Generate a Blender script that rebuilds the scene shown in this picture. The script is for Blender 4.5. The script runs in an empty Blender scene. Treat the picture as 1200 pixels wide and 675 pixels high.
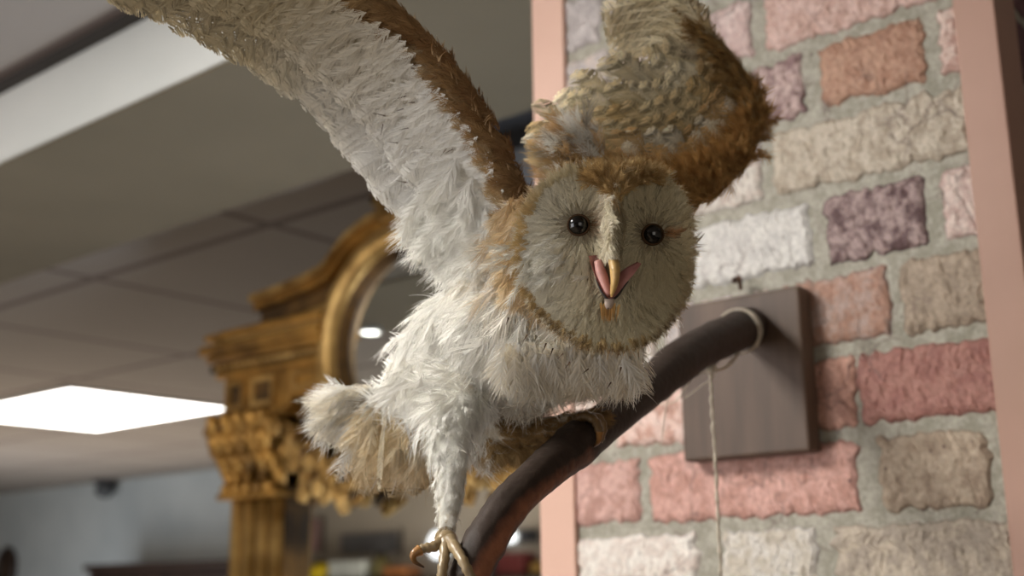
import bpy, bmesh, math, random
import numpy as np
from mathutils import Vector
random.seed(7); rng = np.random.default_rng(11)
scene = bpy.context.scene
COL = scene.collection
PI = math.pi

# ------------------------------------------------------------------ camera calibration
FPX = 1430.0; CX, CY = 600.0, 337.5           # focal length in pixels of the 1200x675 frame
up_c = np.array([-67., 5823., -1430.]); up_c /= np.linalg.norm(up_c)
y_c = np.array([-1741., -371.5, -1430.]); y_c -= up_c * y_c.dot(up_c); y_c /= np.linalg.norm(y_c)
x_c = np.cross(y_c, up_c)
R = np.array([x_c, y_c, up_c])                # camera axes -> world axes
CAM = np.array([0., 0., 1.6])
RV, UV, OV = R[:, 0].copy(), R[:, 1].copy(), R[:, 2].copy()   # world: right, up and toward-the-lens
def ray(px, py): return R @ np.array([(px - CX) / FPX, -(py - CY) / FPX, -1.0])
def at(px, py, d): return CAM + ray(px, py) * d
def on(px, py, ax, val):
    r = ray(px, py); return CAM + r * ((val - CAM[ax]) / r[ax])

def lin(c):
    c = np.asarray(c, float) / 255.0
    return np.where(c <= .04045, c / 12.92, ((c + .055) / 1.055) ** 2.4)
def rgba(c): return (*[float(v) for v in lin(c)], 1.0)

# ------------------------------------------------------------------ object helpers
ORG = {}
def put(name, verts, faces, mat, parent=None, base=None, smooth=False, cols=None, cols2=None):
    verts = np.asarray(verts, float).reshape(-1, 3)
    if parent is not None: org = ORG[parent.name]
    elif base is not None: org = np.asarray(base, float)
    else:
        org = np.array([(verts[:, 0].min() + verts[:, 0].max()) / 2, (verts[:, 1].min() + verts[:, 1].max()) / 2, verts[:, 2].min()])
    me = bpy.data.meshes.new(name)
    v = verts - org
    if isinstance(faces, np.ndarray):
        n, k = faces.shape
        me.vertices.add(len(v)); me.vertices.foreach_set('co', v.astype(np.float32).ravel())
        me.loops.add(n * k); me.loops.foreach_set('vertex_index', faces.astype(np.int32).ravel())
        me.polygons.add(n); me.polygons.foreach_set('loop_start', np.arange(0, n * k, k, dtype=np.int32))
        me.update(calc_edges=True)
    else:
        me.from_pydata([tuple(p) for p in v], [], faces); me.update()
    for nm, cc in (('Col', cols), ('Col2', cols2)):
        if cc is not None:
            a = me.color_attributes.new(nm, 'FLOAT_COLOR', 'POINT')
            c4 = np.ones((len(v), 4), np.float32); c4[:, :3] = cc
            a.data.foreach_set('color', c4.ravel())
    if smooth: me.polygons.foreach_set('use_smooth', np.ones(len(me.polygons), bool))
    if mat: me.materials.append(mat)
    o = bpy.data.objects.new(name, me); COL.objects.link(o)
    if parent is not None:
        o.parent = parent; ORG[o.name] = org
    else:
        o.location = org; ORG[o.name] = org
    return o
def thing(name, loc, label, cat, group=None):
    o = bpy.data.objects.new(name, None); COL.objects.link(o)
    o.empty_display_size = .05
    o.location = loc; ORG[o.name] = np.asarray(loc, float)
    return tag(o, label, cat, group)
def tag(o, label, cat, group=None):
    o['label'] = label; o['category'] = cat
    if group: o['group'] = group
    return o
def struct(o): o['kind'] = 'structure'; return o

class MB:
    """collects shapes; build() links them as one mesh"""
    def __init__(s): s.v = []; s.f = []; s.c = []; s.n = 0
    def add(s, v, f, c=None):
        v = np.asarray(v, float).reshape(-1, 3)
        s.v.append(v); s.f += [tuple(int(i) + s.n for i in q) for q in f]
        s.c.append(np.tile(np.asarray(c if c is not None else (.5, .5, .5), float), (len(v), 1)) if np.ndim(c) < 2 else np.asarray(c))
        s.n += len(v)
    def box(s, a, b, c=None, bev=0):
        a = np.minimum(a, b).astype(float) if True else a; 
        b = np.asarray(b, float)
        lo, hi = np.minimum(a, b), np.maximum(a, b)
        if bev <= 0:
            v = [(x, y, z) for x in (lo[0], hi[0]) for y in (lo[1], hi[1]) for z in (lo[2], hi[2])]
            s.add(v, [(0, 1, 3, 2), (4, 6, 7, 5), (0, 4, 5, 1), (2, 3, 7, 6), (0, 2, 6, 4), (1, 5, 7, 3)], c); return
        bm = bmesh.new(); bmesh.ops.create_cube(bm, size=1)
        for w in bm.verts: w.co = Vector([lo[i] + (w.co[i] + .5) * (hi[i] - lo[i]) for i in range(3)])
        bmesh.ops.bevel(bm, geom=bm.edges[:], offset=bev, segments=2, profile=.5, affect='EDGES')
        bm.verts.index_update()
        s.add([tuple(w.co) for w in bm.verts], [[w.index for w in f.verts] for f in bm.faces], c); bm.free()
    def tube(s, pts, rad, seg=12, c=None, cap=True, jit=0):
        pts = np.asarray(pts, float); n = len(pts); rad = np.broadcast_to(rad, (n,))
        T = np.gradient(pts, axis=0); T /= np.linalg.norm(T, axis=1)[:, None]
        ref = np.array([.13, .31, .94]);
        if abs(T[0].dot(ref)) > .95: ref = np.array([1., 0, 0])
        u = np.cross(T[0], ref); u /= np.linalg.norm(u); V = []
        for i in range(n):
            u = u - T[i] * u.dot(T[i]); u /= np.linalg.norm(u); w = np.cross(T[i], u)
            for k in range(seg):
                a = 2 * PI * k / seg; r = rad[i] * (1 + (jit and rng.normal() * jit))
                V.append(pts[i] + (u * math.cos(a) + w * math.sin(a)) * r)
        F = [(i * seg + k, i * seg + (k + 1) % seg, (i + 1) * seg + (k + 1) % seg, (i + 1) * seg + k) for i in range(n - 1) for k in range(seg)]
        if cap: F += [tuple(range(seg))[::-1], tuple((n - 1) * seg + k for k in range(seg))]
        s.add(V, F, c)
    def ball(s, p, r, c=None, seg=10, rings=7, ax=None):
        """ellipsoid; r scalar or 3 radii; ax 3x3 rows = axes"""
        r = np.broadcast_to(np.asarray(r, float), (3,)); ax = np.eye(3) if ax is None else np.asarray(ax)
        V = [(0, 0, 1)] + [(math.sin(PI * i / rings) * math.cos(2 * PI * k / seg), math.sin(PI * i / rings) * math.sin(2 * PI * k / seg), math.cos(PI * i / rings)) for i in range(1, rings) for k in range(seg)] + [(0, 0, -1)]
        V = (np.array(V) * r) @ ax + np.asarray(p)
        F = [(0, 1 + k, 1 + (k + 1) % seg) for k in range(seg)]
        F += [(1 + i * seg + k, 1 + (i + 1) * seg + k, 1 + (i + 1) * seg + (k + 1) % seg, 1 + i * seg + (k + 1) % seg) for i in range(rings - 2) for k in range(seg)]
        b = 1 + (rings - 2) * seg; F += [(len(V) - 1, b + (k + 1) % seg, b + k) for k in range(seg)]
        s.add(V, F, c)
    def prism(s, poly, x0, x1, c=None):
        """poly of (y, z) extruded along x"""
        n = len(poly)
        V = [(x0, y, z) for y, z in poly] + [(x1, y, z) for y, z in poly]
        s.add(V, [tuple(range(n)), tuple(range(2 * n - 1, n - 1, -1))] + [(i, n + i, n + (i + 1) % n, (i + 1) % n) for i in range(n)], c)
    def lathe(s, prof, cen, seg=24, c=None):
        """profile of (r, z) around the vertical axis"""
        n = len(prof)
        V = [(cen[0] + r * math.cos(2 * PI * k / seg), cen[1] + r * math.sin(2 * PI * k / seg), cen[2] + z) for r, z in prof for k in range(seg)]
        F = [(i * seg + k, i * seg + (k + 1) % seg, (i + 1) * seg + (k + 1) % seg, (i + 1) * seg + k) for i in range(n - 1) for k in range(seg)]
        F += [tuple(range(seg))[::-1], tuple((n - 1) * seg + k for k in range(seg))]
        s.add(V, F, c)
    def build(s, name, mat, parent=None, base=None, smooth=False, colour=False):
        return put(name, np.concatenate(s.v), s.f, mat, parent, base, smooth, np.concatenate(s.c) if colour else None)

# ------------------------------------------------------------------ materials
def newmat(name):
    m = bpy.data.materials.new(name); m.use_nodes = True
    nt = m.node_tree; return m, nt, nt.nodes['Principled BSDF']
def N(nt, typ, **kw):
    n = nt.nodes.new(typ)
    for k, v in kw.items():
        if k in n.inputs: n.inputs[k].default_value = v
        else: setattr(n, k, v)
    return n
def noise_mat(name, c1, c2, scale=20, rough=.7, metal=0, bump=0, bscale=None, detail=5, lo=.35, hi=.65, spec=.4, stretch=None):
    m, nt, b = newmat(name); L = nt.links.new
    tc = N(nt, 'ShaderNodeTexCoord'); src = tc.outputs['Object']
    if stretch:
        mp = N(nt, 'ShaderNodeMapping'); mp.inputs['Scale'].default_value = stretch; L(src, mp.inputs['Vector']); src = mp.outputs['Vector']
    no = N(nt, 'ShaderNodeTexNoise', Scale=scale, Detail=detail); L(src, no.inputs['Vector'])
    cr = N(nt, 'ShaderNodeValToRGB'); cr.color_ramp.elements[0].position = lo; cr.color_ramp.elements[1].position = hi
    cr.color_ramp.elements[0].color = rgba(c1); cr.color_ramp.elements[1].color = rgba(c2)
    L(no.outputs['Fac'], cr.inputs['Fac']); L(cr.outputs['Color'], b.inputs['Base Color'])
    b.inputs['Roughness'].default_value = rough; b.inputs['Metallic'].default_value = metal
    b.inputs['Specular IOR Level'].default_value = spec
    if bump:
        n2 = N(nt, 'ShaderNodeTexNoise', Scale=bscale or scale * 3, Detail=6); L(src, n2.inputs['Vector'])
        bp = N(nt, 'ShaderNodeBump', Strength=bump, Distance=.003); L(n2.outputs['Fac'], bp.inputs['Height']); L(bp.outputs['Normal'], b.inputs['Normal'])
    return m
def emit_mat(name, c, s):
    m, nt, b = newmat(name); b.inputs['Emission Color'].default_value = rgba(c); b.inputs['Emission Strength'].default_value = s
    b.inputs['Base Color'].default_value = rgba(c); return m
def col_mat(name, rough=.8, trans=0.0, spec=.2, nscale=0, namt=0, bump=0):
    m, nt, b = newmat(name); L = nt.links.new
    at_ = N(nt, 'ShaderNodeAttribute'); at_.attribute_name = 'Col'
    out = at_.outputs['Color']
    if namt:
        tc = N(nt, 'ShaderNodeTexCoord'); no = N(nt, 'ShaderNodeTexNoise', Scale=nscale, Detail=4); L(tc.outputs['Object'], no.inputs['Vector'])
        mr = N(nt, 'ShaderNodeMapRange'); mr.inputs['To Min'].default_value = 1 - namt; mr.inputs['To Max'].default_value = 1 + namt
        mr.inputs['From Min'].default_value = .3; mr.inputs['From Max'].default_value = .7
        L(no.outputs['Fac'], mr.inputs['Value'])
        mx = N(nt, 'ShaderNodeVectorMath', operation='SCALE'); L(out, mx.inputs[0]); L(mr.outputs['Result'], mx.inputs['Scale']); out = mx.outputs['Vector']
        if bump:
            bp = N(nt, 'ShaderNodeBump', Strength=bump, Distance=.002); L(no.outputs['Fac'], bp.inputs['Height']); L(bp.outputs['Normal'], b.inputs['Normal'])
    L(out, b.inputs['Base Color']); b.inputs['Roughness'].default_value = rough; b.inputs['Specular IOR Level'].default_value = spec
    if trans:
        tr = N(nt, 'ShaderNodeBsdfTranslucent'); L(out, tr.inputs['Color'])
        ms = N(nt, 'ShaderNodeMixShader'); ms.inputs[0].default_value = trans
        L(b.outputs[0], ms.inputs[1]); L(tr.outputs[0], ms.inputs[2])
        L(ms.outputs[0], nt.nodes['Material Output'].inputs['Surface'])
    return m

M = {}
M['feather'] = col_mat('feather', .75, .28, .15)
M['skin'] = col_mat('feather_base', .9, 0, .1)
M['horn'] = col_mat('horn', .35, 0, .5, 300, .15)
M['eye'] = noise_mat('eye_black', (6, 5, 5), (12, 10, 9), 60, .13, spec=.6)
M['mouth'] = col_mat('mouth_flesh', .4, 0, .5, 200, .12)
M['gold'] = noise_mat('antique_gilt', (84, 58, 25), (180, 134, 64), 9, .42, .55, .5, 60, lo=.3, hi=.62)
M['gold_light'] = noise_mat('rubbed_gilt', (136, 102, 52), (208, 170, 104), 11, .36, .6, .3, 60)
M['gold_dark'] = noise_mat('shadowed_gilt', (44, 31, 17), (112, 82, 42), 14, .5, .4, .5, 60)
m, nt, b = newmat('mirror_glass'); b.inputs['Metallic'].default_value = 1; b.inputs['Roughness'].default_value = .02; b.inputs['Base Color'].default_value = (.74, .76, .75, 1); M['mirror'] = m
M['trim'] = noise_mat('salmon_trim', (202, 164, 146), (210, 172, 154), 6, .5); M['trim_shaded'] = noise_mat('salmon_trim_shaded', (168, 132, 116), (176, 140, 124), 6, .5)  # near trim darker: light falloff along the pillar put into its colour
M['white_paint'] = noise_mat('white_paint', (206, 208, 204), (216, 217, 212), 3, .6)
M['beam'] = noise_mat('beam_paint', (214, 217, 213), (222, 224, 220), 2, .7)
M['wall_white'] = noise_mat('far_wall_paint', (182, 190, 192), (194, 201, 202), 2, .8)
M['wall_cream'] = noise_mat('cream_wall', (196, 186, 172), (206, 196, 182), 2, .8)
M['floor'] = noise_mat('floor_carpet', (84, 74, 66), (104, 92, 82), 30, .95)
M['smoky'] = noise_mat('smoky_blue_wall', (124, 130, 138), (186, 198, 212), 3.2, .8, lo=.3, hi=.68)
M['slate'] = noise_mat('slate_grey', (58, 58, 60), (76, 76, 78), 5, .8)
M['gap_shade'] = noise_mat('gap_shade', (58, 55, 52), (66, 62, 60), 5, .9)
M['dark_wood'] = noise_mat('dark_wood', (34, 24, 20), (54, 38, 30), 8, .5, stretch=(1, 1, 8))
M['panel_glow'] = emit_mat('panel_glow', (255, 253, 248), 9.0)
M['panel_frame'] = noise_mat('panel_frame', (190, 190, 186), (200, 200, 196), 3, .5)

def ceiling_mat():
    m, nt, b = newmat('ceiling_tiles'); L = nt.links.new
    tc = N(nt, 'ShaderNodeTexCoord'); sp = N(nt, 'ShaderNodeSeparateXYZ'); L(tc.outputs['Object'], sp.inputs[0])
    fac = None
    for ax, off, pitch in (('X', 1.976 - .0, .955), ('Y', 2.51, .86)):
        s1 = N(nt, 'ShaderNodeMath', operation='SUBTRACT'); L(sp.outputs[ax], s1.inputs[0]); s1.inputs[1].default_value = off - pitch / 2 - pitch * 20
        md = N(nt, 'ShaderNodeMath', operation='MODULO'); L(s1.outputs[0], md.inputs[0]); md.inputs[1].default_value = pitch
        s2 = N(nt, 'ShaderNodeMath', operation='SUBTRACT'); L(md.outputs[0], s2.inputs[0]); s2.inputs[1].default_value = pitch / 2
        ab = N(nt, 'ShaderNodeMath', operation='ABSOLUTE'); L(s2.outputs[0], ab.inputs[0])
        lt = N(nt, 'ShaderNodeMath', operation='LESS_THAN'); L(ab.outputs[0], lt.inputs[0]); lt.inputs[1].default_value = .017
        if fac is None: fac = lt
        else:
            mx = N(nt, 'ShaderNodeMath', operation='MAXIMUM'); L(fac.outputs[0], mx.inputs[0]); L(lt.outputs[0], mx.inputs[1]); fac = mx
    no = N(nt, 'ShaderNodeTexNoise', Scale=1.2, Detail=3); L(tc.outputs['Object'], no.inputs['Vector'])
    cr = N(nt, 'ShaderNodeValToRGB'); cr.color_ramp.elements[0].color = rgba((148, 141, 133)); cr.color_ramp.elements[1].color = rgba((162, 154, 146)); L(no.outputs['Fac'], cr.inputs['Fac'])
    mix = N(nt, 'ShaderNodeMixRGB'); L(fac.outputs[0], mix.inputs['Fac']); L(cr.outputs['Color'], mix.inputs[1]); mix.inputs[2].default_value = rgba((112, 101, 97))
    L(mix.outputs[0], b.inputs['Base Color']); b.inputs['Roughness'].default_value = .9
    return m
M['ceiling'] = ceiling_mat()

def brick_mat():
    m, nt, b = newmat('old_brick'); L = nt.links.new
    a1 = N(nt, 'ShaderNodeAttribute'); a1.attribute_name = 'Col'; a2 = N(nt, 'ShaderNodeAttribute'); a2.attribute_name = 'Col2'
    tc = N(nt, 'ShaderNodeTexCoord')
    n1 = N(nt, 'ShaderNodeTexNoise', Scale=60, Detail=10, Roughness=.74); L(tc.outputs['Object'], n1.inputs['Vector'])
    r1 = N(nt, 'ShaderNodeValToRGB'); r1.color_ramp.elements[0].position = .43; r1.color_ramp.elements[1].position = .57; L(n1.outputs['Fac'], r1.inputs['Fac'])
    mx = N(nt, 'ShaderNodeMixRGB'); L(r1.outputs['Color'], mx.inputs['Fac']); L(a1.outputs['Color'], mx.inputs[1]); L(a2.outputs['Color'], mx.inputs[2])
    n2 = N(nt, 'ShaderNodeTexNoise', Scale=260, Detail=5, Roughness=.7); L(tc.outputs['Object'], n2.inputs['Vector'])
    mr = N(nt, 'ShaderNodeMapRange'); mr.inputs['From Min'].default_value = .3; mr.inputs['From Max'].default_value = .7; mr.inputs['To Min'].default_value = .74; mr.inputs['To Max'].default_value = 1.22; L(n2.outputs['Fac'], mr.inputs['Value'])
    sc = N(nt, 'ShaderNodeVectorMath', operation='SCALE'); L(mx.outputs[0], sc.inputs[0]); L(mr.outputs['Result'], sc.inputs['Scale'])
    # dark pits
    vo = N(nt, 'ShaderNodeTexVoronoi', Scale=58); L(tc.outputs['Object'], vo.inputs['Vector'])
    lt = N(nt, 'ShaderNodeMapRange'); lt.inputs['From Min'].default_value = .07; lt.inputs['From Max'].default_value = .13; lt.inputs['To Min'].default_value = 1; lt.inputs['To Max'].default_value = 0; L(vo.outputs['Distance'], lt.inputs['Value'])
    n3 = N(nt, 'ShaderNodeTexNoise', Scale=22, Detail=2); L(tc.outputs['Object'], n3.inputs['Vector'])
    g3 = N(nt, 'ShaderNodeMath', operation='GREATER_THAN'); L(n3.outputs['Fac'], g3.inputs[0]); g3.inputs[1].default_value = .52
    mu = N(nt, 'ShaderNodeMath', operation='MULTIPLY'); L(lt.outputs['Result'], mu.inputs[0]); L(g3.outputs[0], mu.inputs[1])
    m2 = N(nt, 'ShaderNodeMath', operation='MULTIPLY'); L(mu.outputs[0], m2.inputs[0]); m2.inputs[1].default_value = .65
    dk = N(nt, 'ShaderNodeMixRGB'); L(m2.outputs[0], dk.inputs['Fac']); L(sc.outputs['Vector'], dk.inputs[1]); dk.inputs[2].default_value = rgba((74, 52, 54))
    dn = N(nt, 'ShaderNodeTexNoise', Scale=30, Detail=5); L(tc.outputs['Object'], dn.inputs['Vector'])
    dv_ = N(nt, 'ShaderNodeVectorMath', operation='SCALE'); L(dn.outputs['Color'], dv_.inputs[0]); dv_.inputs['Scale'].default_value = .05
    da = N(nt, 'ShaderNodeVectorMath', operation='ADD'); L(tc.outputs['Object'], da.inputs[0]); L(dv_.outputs['Vector'], da.inputs[1])
    ve = N(nt, 'ShaderNodeTexVoronoi', Scale=19, feature='DISTANCE_TO_EDGE'); L(da.outputs['Vector'], ve.inputs['Vector'])
    lc = N(nt, 'ShaderNodeMapRange'); lc.inputs['From Min'].default_value = .006; lc.inputs['From Max'].default_value = .03; lc.inputs['To Min'].default_value = .55; lc.inputs['To Max'].default_value = 0; L(ve.outputs['Distance'], lc.inputs['Value'])
    n4 = N(nt, 'ShaderNodeTexNoise', Scale=13, Detail=3); L(tc.outputs['Object'], n4.inputs['Vector'])
    g4 = N(nt, 'ShaderNodeMapRange'); g4.inputs['From Min'].default_value = .50; g4.inputs['From Max'].default_value = .60; L(n4.outputs['Fac'], g4.inputs['Value'])
    mc = N(nt, 'ShaderNodeMath', operation='MULTIPLY'); L(lc.outputs['Result'], mc.inputs[0]); L(g4.outputs['Result'], mc.inputs[1])
    dc = N(nt, 'ShaderNodeMixRGB'); L(mc.outputs[0], dc.inputs['Fac']); L(dk.outputs[0], dc.inputs[1]); dc.inputs[2].default_value = rgba((96, 78, 74)); dk = dc
    L(dk.outputs[0], b.inputs['Base Color']); b.inputs['Roughness'].default_value = .62; b.inputs['Specular IOR Level'].default_value = .3
    bp = N(nt, 'ShaderNodeBump', Strength=.16, Distance=.003); L(n1.outputs['Fac'], bp.inputs['Height'])
    bq = N(nt, 'ShaderNodeBump', Strength=.25, Distance=.001); L(n2.outputs['Fac'], bq.inputs['Height']); L(bp.outputs['Normal'], bq.inputs['Normal']); L(bq.outputs['Normal'], b.inputs['Normal'])
    return m
M['brick'] = brick_mat()

# ------------------------------------------------------------------ camera
cd = bpy.data.cameras.new('camera'); cam = bpy.data.objects.new('camera', cd); COL.objects.link(cam)
from mathutils import Matrix
cam.matrix_world = Matrix([[*R[0], CAM[0]], [*R[1], CAM[1]], [*R[2], CAM[2]], [0, 0, 0, 1]])
cd.sensor_width = 36; cd.lens = 36 * FPX / 1200; cd.clip_start = .02
cd.dof.use_dof = True; cd.dof.focus_distance = .69; cd.dof.aperture_fstop = cd.lens / 1000 / .0066; cd.dof.aperture_blades = 0
scene.camera = cam

# ------------------------------------------------------------------ room shell
WX = 1.0466                        # brick face of the pillar
def slab(name, a, b, mat):
    mb = MB(); mb.box(a, b); return struct(mb.build(name, mat, base=(0, 0, 0)))
ZC = 2.55
slab('floor', (-4.8, -2.6, -.1), (6.1, 14.1, 0), M['floor'])
slab('ceiling', (-4.8, -2.6, ZC), (6.1, 14.1, ZC + .1), M['ceiling'])
slab('wall_back', (6.0, -2.5, 0), (6.1, 14.1, ZC), M['wall_white'])
slab('wall_left', (-4.8, -2.5, 0), (-4.7, 14, ZC), M['wall_cream'])
slab('wall_front', (-4.8, -2.6, 0), (6.1, -2.5, ZC), M['wall_cream'])
slab('wall_far', (-4.7, 14, 0), (6, 14.1, ZC), M['wall_cream'])
slab('trim_1', (1.046, -2.4, 2.39), (1.50, 13.9, 2.548), M['beam'])
slab('trim_2', (1.026, -2.4, 2.536), (1.046, 13.9, 2.55), M['gap_shade'])  # solid dark strip painted as the shadow line where beam meets ceiling
slab('wall_alcove', (1.93, .30, 0), (2.06, 1.86, ZC), M['smoky'])
slab('trim_3', (1.502, .86, 2.53), (1.93, 1.84, ZC), M['slate'])  # added slab that turns this strip of ceiling dark
M['soffit'] = noise_mat('soffit_shade', (108, 99, 80), (118, 108, 88), 2, .8)  # shade under the beam put into a darker underside colour
slab('trim_6', (1.046, -2.4, 2.386), (1.502, 13.9, 2.392), M['soffit'])

# ---- brick pillar
def wall_y(px, z):
    py = 300.
    for _ in range(12):
        p = on(px, py, 0, WX); py -= (z - p[2]) * 1250 * .9
    return on(px, py, 0, WX)[1]
V, F, C1, C2 = [], [], [], []
def addv(v, f, c1, c2):
    n = sum(len(q) for q in V); V.append(np.asarray(v, float)); F.extend([tuple(i + n for i in q) for q in f])
    C1.append(np.tile(c1, (len(v), 1)) if np.ndim(c1) == 1 else c1); C2.append(np.tile(c2, (len(v), 1)) if np.ndim(c2) == 1 else c2)
mort1, mort2 = lin((142, 138, 124)), lin((166, 161, 148))
core = MB(); core.box((WX, .317, 0), (1.50, .8364, 2.39)); addv(core.v[0], core.f, mort1, mort2)
def smooth_noise(n, amp, k=3):
    a = rng.normal(size=n + 2 * k); a = np.convolve(a, np.ones(k) / k, 'same')[k:k + n]; return a * amp
def brick(y0, y1, z0, z1, c1, c2, face=0, edge=None, depth=.0034):
    """rough-edged brick; face 0 = front of the pillar (looks to -x), face 1 = its near side (looks to -y)"""
    nx = max(6, int(abs(y1 - y0) / .0035)); nz = 16
    l = smooth_noise(nz + 1, .0026, 2); r = smooth_noise(nz + 1, .0026, 2); bt = smooth_noise(nx + 1, .0020, 2) + smooth_noise(nx + 1, .0026, 7); tp = smooth_noise(nx + 1, .0020, 2) + smooth_noise(nx + 1, .0026, 7)
    v = []; cc1 = []; cc2 = []
    H = smooth_noise((nx + 1) * (nz + 1), .0008, 2).reshape(nx + 1, nz + 1)
    e = np.asarray(edge if edge is not None else c1 * .72)
    for i in range(nx + 1):
        for j in range(nz + 1):
            a, b_ = i / nx, j / nz
            a2, b2 = a, b_
            yy = y0 + l[j] * (1 - a) + (y1 + r[j] - y0) * a2; zz = z0 + bt[i] * (1 - b_) + (z1 + tp[i] - z0) * b2
            da = min(a, 1 - a) * abs(y1 - y0); db = min(b_, 1 - b_) * abs(z1 - z0)
            rc = math.hypot(max(0, .010 - da), max(0, .010 - db))
            if rc > .010 and i in (0, nx) and j in (0, nz):
                yy += (.002 if i == 0 else -.002) * np.sign(y1 - y0); zz += .002 if j == 0 else -.002
            border = i in (0, nx) or j in (0, nz)
            h = -.0005 if border else depth + H[i, j] - (.0012 if min(da, db) < .006 else 0)
            v.append((WX - h, yy, zz) if face == 0 else (yy, .317 - h, zz))
            k = .0 if border else 1.
            cc1.append(c1 * k + e * (1 - k)); cc2.append(c2 * k + e * (1 - k))
    f = [(i * (nz + 1) + j, (i + 1) * (nz + 1) + j, (i + 1) * (nz + 1) + j + 1, i * (nz + 1) + j + 1) for i in range(nx) for j in range(nz)]
    if (y1 < y0) == (face == 0): f = [q[::-1] for q in f]
    addv(v, f, np.array(cc1), np.array(cc2))
Z0, PITCH, BH = 1.6615, .0771, .0668
SAL, PNK, WHT, BEI, PUR, ORG_, LAV, PALE = [np.array(x, float) for x in ((214, 150, 134), (222, 168, 158), (232, 226, 222), (204, 186, 168), (132, 96, 100), (218, 146, 112), (218, 208, 212), (232, 212, 204))]
rows = {
 -2: [(676, 760, PNK, PALE), (775, 960, SAL, PNK), (985, 1200, BEI, SAL)],
 -1: [(680, 818, PALE, WHT), (848, 958, WHT, (226, 214, 198)), (981, 1194, (214, 196, 176), (200, 184, 170))],
 0: [(674, 751, (206, 146, 134), (218, 164, 156)), (763, 1005, (216, 150, 136), (222, 160, 150)), (1032, 1159, (206, 182, 158), (190, 164, 142))],
 1: [(668, 714, SAL, PALE), (722, 858, (224, 164, 146), (236, 200, 192)), (872, 1003, (206, 140, 122), (216, 152, 132)), (1007, 1176, (202, 134, 122), (196, 128, 120))],
 2: [(668, 768, PALE, WHT), (782, 905, PALE, LAV), (918, 1042, (202, 170, 162), (214, 160, 138)), (1057, 1164, (200, 176, 154), (188, 166, 146))],
 3: [(664, 770, PALE, LAV), (786, 950, (238, 236, 236), (232, 230, 232)), (969, 1083, (112, 78, 82), (176, 146, 146)), (1106, 1156, (220, 182, 176), (226, 204, 198))],
 4: [(660, 712, LAV, WHT), (722, 892, (236, 228, 222), PALE), (907, 1150, (220, 206, 188), (206, 188, 168))],
 5: [(658, 690, PALE, LAV), (700, 865, LAV, PALE), (882, 942, (158, 118, 122), (206, 174, 172)), (963, 1084, (216, 162, 134), (206, 150, 124)), (1102, 1140, (214, 162, 150), (226, 198, 190))],
 6: [(664, 715, PALE, LAV), (722, 806, PALE, LAV), (818, 880, (226, 188, 186), (224, 198, 198)), (898, 1096, (218, 170, 158), (224, 184, 178))],
 7: [(664, 705, LAV, (206, 196, 200)), (712, 770, LAV, PALE), (862, 1010, (220, 186, 180), PALE), (1030, 1130, SAL, PNK)],
 8: [(660, 760, PALE, LAV), (775, 940, SAL, PNK), (960, 1110, PNK, PALE)],
}
YA, YB = .3480, .7960
for k, lst in rows.items():
    z0 = Z0 + PITCH * k; zm = z0 + BH / 2
    for a, b_, c1, c2 in lst:
        y0 = min(YB + .004, wall_y(a, zm) + .0015); y1 = max(YA - .004, wall_y(b_, zm) - .0015)
        if y0 - y1 < .008: continue
        c1, c2 = np.asarray(c1, float), np.asarray(c2, float)
        c1, c2 = c1 * .70 + c1.mean() * .27, c2 * .70 + c2.mean() * .27; c2 = c2 + (c2.mean() < c1.mean()) * -20 + (c2.mean() >= c1.mean()) * 12; c1 = c1 * .90 * np.array([1, .99, .96]); c2 = c2 * .93 * np.array([1, .99, .96])
        brick(y0, y1, z0, z0 + BH, lin(c1), lin(c2), 0, lin(c1 * .62 + np.array([40, 36, 34]) * .3))
for k in list(range(-21, -2)) + [9]:
    z0 = Z0 + PITCH * k; y = YB - .02 - .1 * (k % 2)
    edges = [YB] + [y - .19 * i for i in range(3) if y - .19 * i > YA + .02] + [YA]
    for a, b_ in zip(edges, edges[1:]):
        c = [SAL, PNK, BEI, PALE, WHT][int(rng.integers(5))]
        if a - b_ > .03: brick(a - .006, b_ + .006, z0, z0 + BH, lin(c), lin(c * .93), 0)
for k in range(-21, 10):      # near side of the pillar, its shade put into darker brick colours
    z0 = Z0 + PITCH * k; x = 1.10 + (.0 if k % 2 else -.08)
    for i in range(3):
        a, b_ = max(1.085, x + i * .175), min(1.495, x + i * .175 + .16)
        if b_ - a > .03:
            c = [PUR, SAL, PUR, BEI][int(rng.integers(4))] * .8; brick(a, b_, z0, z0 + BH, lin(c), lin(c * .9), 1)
w = put('wall_right', np.concatenate(V), F, M['brick'], base=(0, 0, 0), cols=np.concatenate(C1), cols2=np.concatenate(C2)); struct(w)
def lprof(name, poly, mat):
    mb = MB(); n = len(poly); v = [(x, y, z) for z in (0.0, 2.39) for x, y in poly]
    mb.add(v, [tuple(range(n))[::-1], tuple(range(n, 2 * n))] + [(i, (i + 1) % n, n + (i + 1) % n, n + i) for i in range(n)])
    o = mb.build(name, mat, base=(0, 0, 0)); bv = o.modifiers.new('bevel', 'BEVEL'); bv.width = .0018; bv.segments = 2; return struct(o)
t = .007
lprof('trim_4', [(WX - t, .3486), (WX + .001, .3486), (WX + .001, .318), (1.0995, .318), (1.0995, .317 - t + .002), (WX - t, .317 - t + .002)], M['trim_shaded'])
lprof('trim_5', [(WX - t, .7948), (WX + .001, .7948), (WX + .001, .8355), (1.09, .8355), (1.09, .8420), (WX - t, .8420)], M['trim'])

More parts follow.
